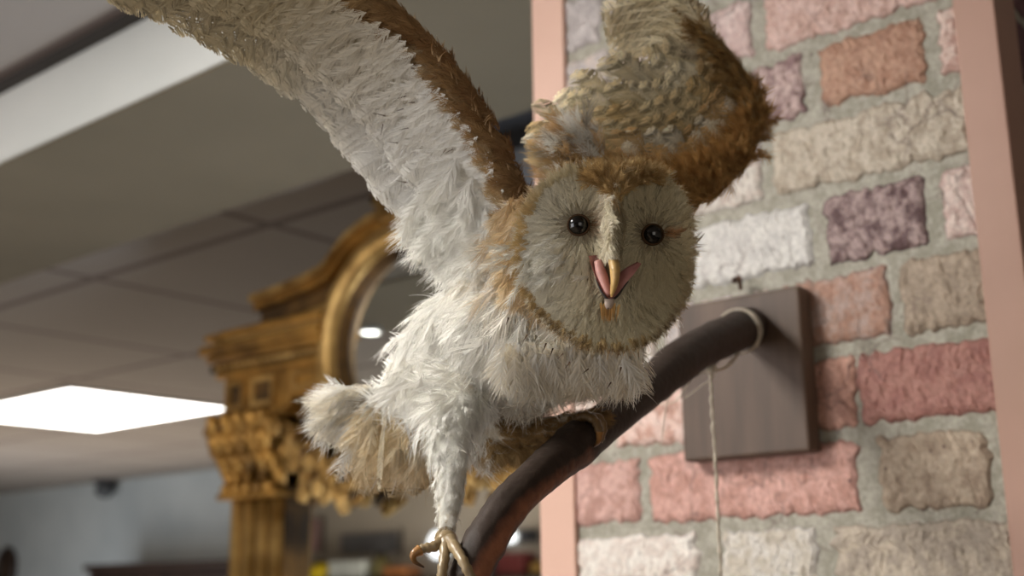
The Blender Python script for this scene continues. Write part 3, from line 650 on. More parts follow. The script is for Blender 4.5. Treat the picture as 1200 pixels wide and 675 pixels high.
class Plume:
    """collects feathers (each a shaft with two rows of barbs) and strands; build() links one mesh"""
    def __init__(s): s.v = []; s.q = []; s.c = []; s.n = 0
    def _push(s, v, q, c):
        s.v.append(v.reshape(-1, 3)); s.q.append(q.reshape(-1, 4) + s.n); s.c.append(c.reshape(-1, 3)); s.n += len(s.v[-1])
    def feathers(s, P, D, Nn, L, W, ca, cb, nb=11, ang=.62, fray=.15, curl=.0, camber=.25, bars=None, shaft=None, jit=.10, gap=1.0, tipround=.72, sc=.10, sweep=.5, edge=1.0, loose=True):
        nb = int(nb * 1.8)
        P = np.atleast_2d(P); n = len(P); D = nrm(np.broadcast_to(D, (n, 3))); Nn = np.broadcast_to(Nn, (n, 3))
        Nn = nrm(Nn - D * np.sum(Nn * D, 1, keepdims=True)); B = np.cross(Nn, D)
        L = np.broadcast_to(L, (n,)); W = np.broadcast_to(W, (n,)); curl = np.broadcast_to(curl, (n,))
        ca = np.broadcast_to(ca, (n, 3)); cb = np.broadcast_to(cb, (n, 3))
        side_curl = rng.normal(size=n) * sc
        def S(t):   # (n, k) -> points on the shaft
            return P[:, None] + D[:, None] * (L[:, None] * t)[..., None] + Nn[:, None] * (L[:, None] * curl[:, None] * t ** 2)[..., None] + B[:, None] * (L[:, None] * side_curl[:, None] * t ** 2)[..., None]
        def TD(t):
            return nrm(D[:, None] + Nn[:, None] * (2 * curl[:, None] * t)[..., None] + B[:, None] * (2 * side_curl[:, None] * t)[..., None])
        ti = np.linspace(.03, .985, nb)
        def outline(t):
            lo = .30 + .70 * np.clip(t / tipround, 0, 1) ** .6
            hi = np.sqrt(np.clip(1 - np.clip((t - tipround) / (1 - tipround), 0, 1) ** 2.2, 0, 1))
            return lo * hi
        for sgn in (1, -1):
            t = np.clip(ti[None] + rng.normal(size=(n, nb)) * .5 / nb, .0, .995)
            if loose:
                prof = np.clip(np.minimum(1, (t + .12) / .35) ** .7 * np.clip((1 - t) / (1 - .62), 0, 1) ** .45, .12, 1)
                aa = .58 * (1 + .18 * rng.normal(size=(n, nb))) * (1 - .35 * t)
                ln = np.clip(W[:, None] * .5 * prof / np.sin(np.maximum(aa, .25)) * (1 + fray * rng.normal(size=(n, nb))), .0005, L[:, None] * .75)
                Td = TD(t); p0 = S(t); Bs = sgn * nrm(B[:, None] - Td * np.sum(B[:, None] * Td, -1, keepdims=True)); Nl = np.cross(Td, Bs) * sgn
                dr = Td * np.cos(aa)[..., None] + Bs * np.sin(aa)[..., None]; j = rng.normal(size=(n, nb, 1)) * fray * .5; droop = camber * (1 + .3 * rng.normal(size=(n, nb, 1)))
                p1 = p0 + dr * (ln * .5)[..., None] - Nl * (ln[..., None] * droop * .12) + Nl * j * ln[..., None] * .2
                p2 = p0 + (dr + Td * .15) * (ln * .95)[..., None] - Nl * (ln[..., None] * droop * .42) + Nl * j * ln[..., None] * .6
            else:
                te = t + (1 - t) * np.clip(sweep * (1 + .25 * rng.normal(size=(n, nb))), .1, .8) * np.minimum(1, (W / L)[:, None] * 1.6 + .15)
                lat = W[:, None] * .5 * np.clip(outline(te), .03, 1) * (1 + fray * rng.normal(size=(n, nb)))
                Td = TD(t); p0 = S(t); pe = S(np.minimum(te * (1 + fray * .12 * rng.normal(size=(n, nb))), 1.06))
                Bs = sgn * nrm(B[:, None] - Td * np.sum(B[:, None] * Td, -1, keepdims=True)); Nl = np.cross(Td, Bs) * sgn
                j = rng.normal(size=(n, nb, 1)) * fray * .5; droop = camber * (1 + .3 * rng.normal(size=(n, nb, 1))); la = lat[..., None]
                p2 = pe + Bs * la - Nl * (la * droop * .9) + Nl * j * la * .9
                p1 = p0 * .48 + pe * .52 + Bs * la * .60 - Nl * (la * droop * .3) + Nl * j * la * .3 - (pe - p0) * .06
            wd = (L[:, None] / nb * gap)[..., None] * Td
            v = np.stack([p0 - wd * .5, p0 + wd * .5, p1 - wd * .5, p1 + wd * .5, p2 - wd * (.14 if loose else .28), p2 + wd * (.14 if loose else .28)], 2)
            base = ca[:, None] * (1 - t[..., None]) + cb[:, None] * t[..., None]
            if bars is not None: base = bars(t[..., None], base)
            base = np.clip(base * (1 + jit * rng.normal(size=(n, nb, 1))), 0, 1)
            c = np.repeat(base[:, :, None], 6, 2); c[:, :, 4:] = np.clip(c[:, :, 4:] * edge, 0, 1)
            idx = np.arange(n * nb)[:, None] * 6
            q = np.concatenate([idx + np.array([[0, 1, 3, 2]]), idx + np.array([[2, 3, 5, 4]])], 1)
            s._push(v, q, c)
        ts = np.tile(np.linspace(0, .96, 4), (n, 1)); ps = S(ts) + Nn[:, None] * .0002; w = (W * .045)[:, None, None] * B[:, None] * np.array([1, .8, .55, .2])[None, :, None]
        v = np.stack([ps - w, ps + w], 2); c = np.repeat((ca * 1.02 if shaft is None else np.broadcast_to(shaft, (n, 3)))[:, None], 8, 1)
        idx = np.arange(n)[:, None] * 8; q = np.concatenate([idx + np.array([[2 * i, 2 * i + 1, 2 * i + 3, 2 * i + 2]]) for i in range(3)], 1)
        s._push(v, q, np.clip(c, 0, 1))
    def strands(s, P, D, Nn, L, w, ca, cb, curl=0., k=3, wav=.0, br_=.12):
        P = np.atleast_2d(P); n = len(P); D = nrm(np.broadcast_to(D, (n, 3))); Nn = np.broadcast_to(Nn, (n, 3)); Nn = nrm(Nn - D * np.sum(Nn * D, 1, keepdims=True)); B = np.cross(Nn, D)
        L = np.broadcast_to(L, (n,)); w = np.broadcast_to(w, (n,)); curl = np.broadcast_to(curl, (n,)); ca = np.broadcast_to(ca, (n, 3)); cb = np.broadcast_to(cb, (n, 3))
        t = np.linspace(0, 1, k + 1)[None, :, None]; sc = rng.normal(size=(n, 1, 1)) * wav
        p = P[:, None] + D[:, None] * L[:, None, None] * t + Nn[:, None] * (L * curl)[:, None, None] * t ** 2 + B[:, None] * L[:, None, None] * sc * t ** 2
        tw = nrm(B + Nn * rng.normal(size=(n, 1)) * .5)
        ww = w[:, None, None] * .5 * tw[:, None] * (1 - .85 * t)
        v = np.stack([p - ww, p + ww], 2); br = 1 + br_ * rng.normal(size=(n, 1, 1))
        c = np.repeat(np.clip((ca[:, None] * (1 - t) + cb[:, None] * t) * br, 0, 1)[:, :, None], 2, 2)
        m_ = 2 * (k + 1); idx = np.arange(n)[:, None] * m_
        q = np.concatenate([idx + np.array([[2 * i, 2 * i + 1, 2 * i + 3, 2 * i + 2]]) for i in range(k)], 1)
        s._push(v, q, c)
    def build(s, name, parent, mat=None):
        return put(name, np.concatenate(s.v), np.concatenate(s.q), mat or M['feather'], parent, cols=np.concatenate(s.c))

# plumage colours (surface colours, before light)
cWHT = lin((238, 236, 229)); cCRM = lin((228, 216, 190)); cBUF = lin((210, 180, 132)); cRUST = lin((158, 116, 72)); cDRK = lin((84, 62, 44)); cOLV = lin((186, 172, 138)); cGLD = lin((190, 142, 76)); cGRY = lin((176, 170, 152))
def mixc(a, b, f): f = np.asarray(f)[..., None]; return a * (1 - f) + b * f

# ---- body: chains of balls fused into one continuous surface
def chain(mb, pts, step=.35):
    P = np.array([[*at(a, b, d), r] for a, b, d, r in pts])
    for p, q in zip(P, P[1:]):
        n = max(2, int(np.linalg.norm(q[:3] - p[:3]) / (step * min(p[3], q[3]))))
        for i in range(n + 1):
            c = p + (q - p) * i / n; mb.ball(c[:3], c[3], seg=14, rings=9)
mb = MB()
TORSO = [(705, 330, .725, .034), (680, 372, .745, .038), (614, 384, .770, .045), (545, 412, .795, .036), (486, 462, .825, .020)]
chain(mb, TORSO)
mb.ball(at(712, 296, .715), (.0445, .036, .047), seg=24, rings=16, ax=[RV, OV, UV])
chain(mb, [(632, 318, .755, .022), (606, 250, .768, .0150), (572, 180, .768, .0110), (520, 92, .764, .0085), (450, 22, .755, .007), (370, -38, .75, .006), (250, -90, .742, .004)])
chain(mb, [(715, 300, .765, .024), (755, 232, .816, .0140), (825, 208, .848, .0120), (868, 165, .868, .0100), (858, 100, .880, .007), (815, 40, .886, .005)])
chain(mb, [(548, 438, .770, .023), (533, 484, .742, .0115), (528, 520, .722, .0098), (529, 560, .704, .0088), (525, 600, .688, .0062), (523, 632, .675, .0050)])
chain(mb, [(560, 455, .805, .024), (565, 500, .800, .016), (620, 508, .790, .0095), (690, 492, .782, .0065)])
me = bpy.data.meshes.new('tmp'); me.from_pydata([tuple(p) for p in np.concatenate(mb.v)], [], mb.f)
tmp = bpy.data.objects.new('tmp', me); COL.objects.link(tmp)
rm = tmp.modifiers.new('r', 'REMESH'); rm.mode = 'VOXEL'; rm.voxel_size = .0026
sm = tmp.modifiers.new('s', 'SMOOTH'); sm.iterations = 6; sm.factor = .5
dg = bpy.context.evaluated_depsgraph_get(); ev = tmp.evaluated_get(dg); m2 = ev.to_mesh()
bv = np.empty(len(m2.vertices) * 3); m2.vertices.foreach_get('co', bv); bv = bv.reshape(-1, 3)
bf = [tuple(p.vertices) for p in m2.polygons]
bn = np.array([p.normal for p in m2.polygons]); bc = np.array([p.center for p in m2.polygons]); ba = np.array([p.area for p in m2.polygons])
ev.to_mesh_clear(); bpy.data.objects.remove(tmp)
def proj(P):
    d = (np.asarray(P) - CAM) @ R; z = -d[..., 2]
    return CX + FPX * d[..., 0] / z, CY - FPX * d[..., 1] / z, z
bx_, by_, bz_ = proj(bv)
colb = np.tile(lin((214, 206, 190)), (len(bv), 1)); armv = ((by_ < 250) & (bx_ < 640)) | ((bz_ > .79) & (by_ < 262) & (bx_ > 700)); colb[armv] = lin((160, 122, 78))
put('body', bv, bf, M['skin'], owl, smooth=True, cols=colb)

# ---- plumage of the body
fx, fy, fz = proj(bc)
def near_seg(x, y, a, b):
    a, b = np.array(a, float), np.array(b, float); ab = b - a
    t = np.clip(((x - a[0]) * ab[0] + (y - a[1]) * ab[1]) / ab.dot(ab), 0, 1)
    return np.hypot(x - a[0] - t * ab[0], y - a[1] - t * ab[1]), t
tail_dir = nrm(at(470, 478, .825) - at(690, 350, .735))
def sample(mask, n):
    idx = np.where(mask)[0]; w = ba[idx] / ba[idx].sum(); return rng.choice(idx, n, p=w)
face_c = at(711, 300, .668)
inwingL = (fy < 262) & (fx < 640) | (fy < 150)
inwingR = (fx > 742) & (fy < 262) & (fz > .765)
armR = (fz > .775) & (fx > 640) & (fy < 300)
legL = (fy > 474) & (fx > 495) & (fx < 600) & (fz < .772)
legR = (fy > 478) & (fz > .772) & (fx > 575)
headm = (np.hypot((fx - 712) / 100, (fy - 297) / 108) < 1) & (fz < .735)
torso = ~inwingL & ~armR & ~legL & ~legR & ~headm
pl_ = Plume()
def body_feathers(mask, n, L, W, flow, fl_amt, ca, cb, lift=.25, **kw):
    i = sample(mask, n); P = bc[i]; Nn = bn[i]
    D = flow[None] + rng.normal(size=(n, 3)) * fl_amt if flow.ndim == 1 else flow[i] + rng.normal(size=(n, 3)) * fl_amt
    D = nrm(D - Nn * np.sum(D * Nn, 1, keepdims=True)); D = nrm(D + Nn * (lift + .12 * rng.normal(size=(n, 1))))
    ca_ = ca(P) if callable(ca) else ca; cb_ = cb(P) if callable(cb) else cb
    pl_.feathers(P - Nn * .001, D, Nn, L * (1 + .22 * rng.normal(size=n)).clip(.5, 1.6), W * (1 + .2 * rng.normal(size=n)).clip(.5, 1.6), ca_, cb_, **kw)
down = -UV * .9 + RV * -.1
def tcol(P):
    x, y, z = proj(P); n = len(P)
    c = np.tile(cWHT, (n, 1))
    warm = np.clip((x - 590) / 110, 0, 1) * np.clip((y - 330) / 70, 0, 1) * .65 + .12 * rng.random(n)
    c = mixc(c, cCRM, warm)
    neck = np.exp(-((x - 607) / 26) ** 2) * np.clip((345 - y) / 40, 0, 1) * np.clip((y - 225) / 30, 0, 1)
    c = mixc(c, cBUF, np.clip(neck * (1 + .2 * rng.normal(size=n)), 0, .95))
    c = mixc(c, lin((196, 170, 130)), np.clip((y - 455) / 40, 0, 1) * np.clip((x - 610) / 60, 0, 1) * .6)
    return c * (1 + .06 * rng.normal(size=(n, 1)))
flow_t = nrm(tail_dir * 1.0 + down * .55)
fl = np.tile(flow_t, (len(bc), 1)); rightpart = np.clip((fx - 590) / 120, 0, 1)[:, None]
fl = fl * (1 - rightpart) + nrm(down * 1.0 + tail_dir * .25) * rightpart
body_feathers(torso, 1500, .024, .016, fl, .28, tcol, tcol, lift=.10, nb=13, fray=.22, curl=-.12, camber=.4, jit=.05, tipround=.8)
body_feathers(torso & (fz < .80), 1500, .020, .012, fl, .42, tcol, tcol, lift=.30, nb=13, fray=.34, curl=-.18 , camber=.5, jit=.06)
# loose wisps
i = sample(torso & (fz < .80), 2600); Dw = nrm(fl[i] + rng.normal(size=(2600, 3)) * .5); Dw = nrm(Dw - bn[i] * np.sum(Dw * bn[i], 1, keepdims=True) + bn[i] * .45)
pl_.strands(bc[i] + bn[i] * .002, Dw, bn[i], .014 + .010 * rng.random(2600), .0006, tcol(bc[i]), tcol(bc[i]), curl=-.35, k=4, wav=.35)
# hanging fluff of the flanks and the lower belly edge
n = 240; tt = rng.random(n); ex = np.interp(tt, [0, .25, .5, .75, 1], [468, 500, 560, 610, 660]); ey = np.interp(tt, [0, .25, .5, .75, 1], [436, 438, 438, 438, 432])
P = np.array([at(a + rng.normal() * 6, b + rng.normal() * 8, .775 + rng.normal() * .012) for a, b in zip(ex, ey)])
pl_.feathers(P, nrm(-UV + tail_dir * .35 + rng.normal(size=(n, 3)) * .3), OV + rng.normal(size=(n, 3)) * .3, .018 * (.7 + .6 * rng.random(n)), .013, tcol(P), tcol(P), nb=12, fray=.35, curl=.1, jit=.06)
# chest lobe under the face, creamy, falling to the branch
n = 300; P = np.array([at(670 + 58 * rng.normal(), 400 + 18 * rng.random(), .703 + .012 * rng.random()) for _ in range(n)]); x, y, z = proj(P); ok = (x > 590) & (x < 752); P = P[ok]; n = len(P)
pl_.feathers(P, nrm(-UV + RV * rng.normal(size=(n, 1)) * .25 - OV * .35), OV, .026 * (.7 + .5 * rng.random(n)), .014, mixc(cWHT, cCRM, rng.random(n) * .8), mixc(cWHT, cCRM, .3 + .7 * rng.random(n)), nb=13, fray=.3, curl=-.25, jit=.06)
# few small dark flecks
P = np.array([at(a, b, .700) for a, b in ((648, 408), (660, 414), (668, 424), (640, 402), (690, 432), (716, 448), (748, 412), (728, 430), (618, 392), (596, 372))])
pl_.strands(P, nrm(-UV - RV * .5 + rng.normal(size=(10, 3)) * .2), OV, .005, .0011, cDRK, cDRK, k=2)
pl_.build('body_plumage', owl)

# neck band of buff feathers between the face and the raised wing
pl_ = Plume(); n = 330
tt = rng.random(n); ex = np.interp(tt, [0, .4, .7, 1], [607, 608, 612, 624]) + rng.normal(size=n) * 6; ey = np.interp(tt, [0, .4, .7, 1], [236, 284, 318, 346]) + rng.normal(size=n) * 5
P = np.array([at(a, b, .708 + .02 * rng.random()) for a, b in zip(ex, ey)])
pl_.feathers(P, nrm(-UV * .8 - RV * .35 + rng.normal(size=(n, 3)) * .3 - OV * .2), OV - RV * .3, .016 * (.7 + .6 * rng.random(n)), .008, mixc(cBUF, cRUST, np.clip((260 - ey) / 40, 0, 1) * .6), mixc(cBUF, cCRM, .2 + rng.random(n) * .8), nb=10, fray=.25, curl=-.2)
pl_.build('neck_ruff', owl)

# ---- head: heart-shaped facial disc
KS = .668 / FPX
RF = nrm(RV * .996 - UV * .04); UF = nrm(UV * .996 + RV * .04)
def F2(px, py, h): return face_c + RV * (px - 711) * KS + UV * (300 - py) * KS + OV * h
OUT = np.array([(714, 226), (706, 210), (692, 202), (675, 203), (652, 212), (633, 228), (619, 252), (613, 282), (612, 312), (622, 341), (645, 370), (675, 391), (710, 402), (745, 397), (776, 380), (795, 351), (805, 316), (805, 279), (801, 243), (788, 221), (768, 207), (752, 208), (738, 220), (727, 233)], float)
oc = np.array([711., 300.]); oa = np.arctan2(OUT[:, 1] - oc[1], OUT[:, 0] - oc[0]); orr = np.hypot(*(OUT - oc).T); so = np.argsort(oa); oa, orr = oa[so], orr[so]
def rim(a): return np.interp(a, np.concatenate([oa - 2 * PI, oa, oa + 2 * PI]), np.tile(orr, 3))
def hface(x, y):
    a = np.arctan2(y - oc[1], x - oc[0]); q = np.hypot(x - oc[0], y - oc[1]) / rim(a)
    h = -.0045 * np.clip(1 - q ** 3, 0, 1) - .010 * ((x - 711) / 95) ** 2 - .004 * np.clip((300 - y) / 90, 0, 1) ** 2
    xr = np.interp(y, [215, 300, 345], [718, 717, 715])                     # ridge between the lobes down to the beak
    amp = np.interp(y, [205, 225, 260, 300, 335, 352], [.0, .005, .010, .0145, .010, .0])
    h = h + amp * np.exp(-((x - xr) / 13.) ** 2)
    return h + .003 * np.exp(-(((x - 711) / 40) ** 2 + ((y - 355) / 26) ** 2)) - .001
def hnorm(x, y):
    e = 1.5; gx = (hface(x + e, y) - hface(x - e, y)) / (2 * e * KS); gy = (hface(x, y - e) - hface(x, y + e)) / (2 * e * KS)
    return nrm(OV - RV * np.asarray(gx)[..., None] - UV * np.asarray(gy)[..., None])
def FP(x, y, lift=0.): 
    x, y = np.asarray(x, float), np.asarray(y, float)
    return face_c + RV * ((x - 711) * KS)[..., None] + UV * ((300 - y) * KS)[..., None] + OV * (hface(x, y) + lift)[..., None]
EYES = [(679, 263), (767, 274)]
na, nq = 96, 26; v = []; 
for j in range(nq + 1):
    for i in range(na):
        a = 2 * PI * i / na; q = j / nq; r = rim(a) * q; v.append(FP(oc[0] + r * math.cos(a), oc[1] + r * math.sin(a), -.0015))
v = np.array(v); f = [(j * na + i, j * na + (i + 1) % na, (j + 1) * na + (i + 1) % na, (j + 1) * na + i) for j in range(nq) for i in range(na)]
head = put('facial_disc', v, [q[::-1] for q in f], M['skin'], owl, smooth=True, cols=np.tile(lin((170, 160, 136)), (len(v), 1)))
pl_ = Plume()
def inface(n):
    a = rng.uniform(-PI, PI, n); q = np.sqrt(rng.random(n)); r = rim(a) * q
    return oc[0] + r * np.cos(a), oc[1] + r * np.sin(a), q
def face_field(n, L0, w, lift, drop_eye=12.5):
    x, y, q = inface(n)
    d1 = np.hypot(x - EYES[0][0], y - EYES[0][1]); d2 = np.hypot(x - EYES[1][0], y - EYES[1][1]); dm = np.minimum(d1, d2)
    ridge = np.exp(-((x - np.interp(y, [215, 300, 345], [718, 717, 715])) / 12.) ** 2) * (y < 330)
    beak = (np.abs(x - 718) < np.interp(y, [292, 305, 330, 352, 356], [3, 30, 24, 8, 0])) & (y > 292) & (y < 356)
    keep = (dm > drop_eye) & ~beak
    x, y, q, d1, d2, dm, ridge = [k[keep] for k in (x, y, q, d1, d2, dm, ridge)]; n = len(x)
    w1 = 1 / (d1 + 6) ** 2; w2 = 1 / (d2 + 6) ** 2; s_ = w1 + w2
    dx = ((x - EYES[0][0]) / d1 * w1 + (x - EYES[1][0]) / d2 * w2) / s_; dy = ((y - EYES[0][1]) / d1 * w1 + (y - EYES[1][1]) / d2 * w2) / s_
    low = np.clip((y - 320) / 40, 0, 1)                       # below the beak the bristles fan from the gape
    fx_, fy_ = (x - 716) / 60., (y - 318) / 60.; fl_ = np.hypot(fx_, fy_) + 1e-6
    dx = dx * (1 - low) + fx_ / fl_ * low; dy = dy * (1 - low) + fy_ / fl_ * low
    dx = dx * (1 - ridge) + .05 * np.sign(x - 717) * ridge; dy = dy * (1 - ridge) + 1.0 * ridge
    ang = rng.normal(size=n) * .22; dx, dy = dx * np.cos(ang) - dy * np.sin(ang), dx * np.sin(ang) + dy * np.cos(ang)
    l = np.hypot(dx, dy) + 1e-6; dx, dy = dx / l, dy / l
    p = FP(x, y); e = FP(x + dx * 6, y + dy * 6); Nn = hnorm(x, y); D = nrm(nrm(e - p) + Nn * lift)
    # colours
    base = np.tile(lin((204, 194, 164)), (n, 1))
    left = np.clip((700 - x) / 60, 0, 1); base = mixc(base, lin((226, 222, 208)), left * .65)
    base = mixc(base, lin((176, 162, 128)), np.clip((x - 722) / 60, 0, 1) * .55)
    base = mixc(base, lin((230, 222, 202)), np.exp(-((x - np.interp(y, [215, 310], [700, 714])) / 8) ** 2) * (y < 312) * .8)
    base = mixc(base, lin((118, 92, 56)), np.exp(-((x - np.interp(y, [225, 310], [727, 724])) / 6) ** 2) * (y < 300) * .55)
    base = mixc(base, lin((120, 74, 38)), np.exp(-((x - 694) / 9) ** 2 - ((y - 262) / 13) ** 2) * .9)
    base = mixc(base, lin((168, 104, 50)), np.exp(-((x - 786) / 9) ** 2 - ((y - 272) / 5) ** 2) * .9)
    base = mixc(base, lin((110, 92, 66)), np.exp(-((dm - 13) / 5) ** 2) * .6)
    base = mixc(base, lin((190, 146, 84)), np.clip((q - .90) / .1, 0, 1) * .7)
    return p, D, Nn, base, n, q, dm
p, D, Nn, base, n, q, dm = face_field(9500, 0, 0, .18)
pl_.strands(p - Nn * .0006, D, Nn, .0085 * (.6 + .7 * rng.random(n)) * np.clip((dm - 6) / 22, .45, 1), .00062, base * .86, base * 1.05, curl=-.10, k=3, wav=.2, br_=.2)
p, D, Nn, base, n, q, dm = face_field(900, 0, 0, .22, 20)
k_ = q < .9
pl_.feathers(p[k_], D[k_], Nn[k_], .0105, .0034, base[k_], base[k_] * 1.06, nb=9, fray=.3, curl=-.12, jit=.07)
n = 70; x = 640 + 16 * rng.normal(size=n); y = 306 + 16 * rng.normal(size=n); P = FP(x, y, .0006); Nn = hnorm(x, y)
pl_.feathers(P, nrm(-RV * .8 - UV * .55 + rng.normal(size=(n, 3)) * .3 + Nn * .3), Nn, .011 * (.7 + .5 * rng.random(n)), .0045, lin((214, 210, 196)), lin((238, 236, 226)), nb=9, fray=.3, curl=-.15)
pl_.build('disc_feathers', head)
# ruff round the disc
pl_ = Plume(); n = 900; a = np.linspace(-PI, PI, n) + rng.normal(size=n) * .01
x, y = oc[0] + (rim(a) - 2 + 3 * rng.normal(size=n)) * np.cos(a), oc[1] + (rim(a) - 2 + 3 * rng.normal(size=n)) * np.sin(a)
P = FP(x, y, .0); D = nrm(RV * np.cos(a)[:, None] - UV * np.sin(a)[:, None] + OV * (.25 + .3 * rng.normal(size=(n, 1))) + rng.normal(size=(n, 3)) * .2)
bot = np.clip((y - 345) / 25, 0, 1); top = np.clip((255 - y) / 40, 0, 1); sideR = (x > 770)
cr = np.tile(lin((204, 178, 128)), (n, 1)); cr = mixc(cr, lin((200, 190, 160)), np.clip(top * .9 + (x > 760) * .7, 0, .95) * (np.abs(x - 730) > 25)); tipc = mixc(cr, lin((58, 42, 28)), np.clip(bot * (.45 + .9 * rng.random(n)), 0, 1)); tipc = mixc(tipc, lin((120, 84, 44)), np.clip((y - 300) / 40, 0, 1) * .35)
pl_.feathers(P, D, OV + RV * np.cos(a)[:, None] * .4, .0048 * (.7 + .5 * rng.random(n)), .0032, cr, tipc, nb=7, fray=.2, curl=-.15)
pl_.build('disc_rim', head)
# crown and sides of the head
pl_ = Plume(); n = 1500; u_ = rng.uniform(-1, 1, n); w_ = rng.random(n)
x = 711 + u_ * 92; yt = np.interp(x, [615, 640, 680, 700, 735, 770, 790, 806], [285, 225, 204, 198, 193, 200, 216, 262]);
dep = w_ ** 1.3
P = np.array([F2(a, b + 13 + d * 10, -.004 - .010 * ((a - 711) / 95) ** 2 - d * .045) for a, b, c, d in zip(x, yt, u_, dep)])
D = nrm(-OV * .8 + UV * .25 + RV * u_[:, None] * .5 + rng.normal(size=(n, 3)) * .3)
crown = np.clip(1 - np.abs(x - 735) / 52, 0, 1)
cc = mixc(lin((202, 193, 166)), lin((214, 190, 146)), np.clip(crown * 1.6, 0, 1) * (.6 + .4 * rng.random(n)) ); cc = mixc(cc, lin((208, 180, 134)), np.clip(dep, 0, 1) * .8)
pl_.feathers(P, D, UV + RV * u_[:, None] * .8, .011 * (.7 + .5 * rng.random(n)), .006, cc * .85, cc, nb=9, fray=.22, curl=-.2)
n = 420; x = rng.uniform(694, 770, n); lo_ = np.interp(x, [694, 714, 727, 738, 752, 770], [206, 226, 236, 222, 210, 209]); yy = 199 + (lo_ - 199) * rng.random(n) + np.abs(x - 735) * .12
P = FP(x, yy, .0012); pl_.feathers(P, nrm(UV * .5 - OV * .15 + RV * ((x - 732) / 60)[:, None] + rng.normal(size=(n, 3)) * .35), OV + UV * .4, .0075 * (.7 + .6 * rng.random(n)), .0042, lin((166, 134, 86)), mixc(lin((216, 188, 136)), lin((146, 118, 78)), rng.random(n)), nb=8, fray=.25, curl=.1)
# side tufts at the right of the face
P = np.array([F2(a, b, -.018) for a, b in ((803, 290), (806, 300), (806, 312), (804, 322), (800, 330), (798, 340))]); pl_.feathers(P, nrm(RV * .5 - UV * .9), OV + RV * .5, .011, .004, lin((190, 164, 118)), lin((104, 78, 48)), nb=8)
pl_.build('crown_feathers', owl)
# eyes
for (ex, ey) in EYES:
    mb = MB(); mb.ball(FP(ex, ey, -.0028), .0063, seg=24, rings=16, ax=[RV, UV, OV]); e = mb.build('eye', M['eye'], owl, smooth=True)
    mb = MB(); a_ = np.linspace(0, 2 * PI, 30); mb.tube(np.array([FP(ex + 12.4 * math.cos(k), ey + 11.8 * math.sin(k), .0002) for k in a_]), .0008, 6, lin((70, 52, 36))); mb.build('eyelid', M['skin'], e, smooth=True, colour=True)

# ---- beak
hb = lambda x, y, h: face_c + RV * ((x - 711) * KS) + UV * ((300 - y) * KS) + OV * h
mb = MB()
rowsb = [(717, 305, .0100, 7.0, .0030), (717.5, 310, .0128, 8.0, .0044), (718, 316, .0145, 7.6, .0048), (718, 326, .0155, 6.6, .0045), (717, 335, .0150, 5.2, .0038), (715.5, 343, .0132, 3.4, .0028), (714.5, 348, .0112, 1.4, .0014)]
v = []; cc = []
for (x, y, h, w, dp) in rowsb:
    for k in range(14):
        a = 2 * PI * k / 14; v.append(hb(x + w * .80 * math.cos(a), y, h + dp * math.sin(a))); t_ = (y - 296) / 52
        cc.append(lin((180, 146, 90)) * (1 - t_) + lin((202, 166, 104)) * t_ if math.sin(a) > -.2 else lin((150, 100, 74)))
f = [(i * 14 + k, i * 14 + (k + 1) % 14, (i + 1) * 14 + (k + 1) % 14, (i + 1) * 14 + k) for i in range(len(rowsb) - 1) for k in range(14)] + [tuple(range(14)), tuple((len(rowsb) - 1) * 14 + k for k in range(14))]
mb.add(v, f, np.array(cc)); mb.build('upper_beak', M['horn'], owl, smooth=True, colour=True)
# gape: pink mouth lining from the corners down to the lower beak
Vp = crom([(689, 300, .0040), (693, 314, .0060), (698, 328, .0080), (704, 341, .0098), (712.5, 350, .0112), (722, 345, .0098), (731, 333, .0080), (741, 322, .0062), (751, 309, .0042)], 41)
inner = crom([(699, 299, .0030), (703, 306, .0015), (707, 316, .0008), (711, 326, .0004), (714, 331, .0002), (719, 328, .0004), (726, 320, .0008), (735, 313, .0018), (746, 307, .0032)], 41)
v = []; cc = []
for i in range(41):
    for j in range(7):
        t_ = j / 6; q_ = Vp[i] * (1 - t_) + inner[i] * t_; dip = -.0016 * math.sin(PI * t_)
        v.append(hb(q_[0], q_[1], q_[2] + dip)); cc.append(lin((186, 130, 120)) * (1 - t_) + lin((110, 62, 58)) * t_)
f = [(i * 7 + j, (i + 1) * 7 + j, (i + 1) * 7 + j + 1, i * 7 + j + 1) for i in range(40) for j in range(6)]
mb = MB(); mb.add(v, f, np.array(cc)); mo = mb.build('mouth_lining', M['mouth'], owl, smooth=True, colour=True)
mb = MB(); tg = crom([(700, 306, .0040), (703, 318, .0058), (707, 330, .0076), (711, 341, .0090), (712, 346, .0098)], 12); mb.tube(np.array([hb(*k) for k in tg]), np.interp(np.linspace(0, 1, 12), [0, .3, .8, 1], [.0022, .0032, .0022, .0010]), 10, lin((196, 142, 132))); mb.build('tongue', M['mouth'], mo, smooth=True, colour=True)
mb = MB()
lowr = [hb(*(k + np.array([0, 1.4, -.0002]))) for k in Vp[9:33]]; mb.tube(np.array(lowr), np.interp(np.arange(24), [0, 5, 12, 18, 23], [.0003, .0006, .0008, .0006, .0003]), 8, lin((26, 20, 18))); lb = mb.build('lower_beak', M['horn'], owl, smooth=True, colour=True)
mb = MB(); v = []; 
for (x, y, h, w, dp) in ((712.5, 350, .0108, 6.0, .0020), (712.5, 355, .0100, 5.6, .0026), (712, 360, .0085, 4.2, .0022), (711, 365, .0065, 2.2, .0010)):
    for k in range(12): a = 2 * PI * k / 12; v.append(hb(x + w * math.cos(a), y, h + dp * math.sin(a)))
mb.add(v, [(i * 12 + k, i * 12 + (k + 1) % 12, (i + 1) * 12 + (k + 1) % 12, (i + 1) * 12 + k) for i in range(3) for k in range(12)] + [tuple(range(12)), tuple(36 + k for k in range(12))], lin((186, 170, 158))); mb.build('beak_tip', M['horn'], lb, smooth=True, colour=True)
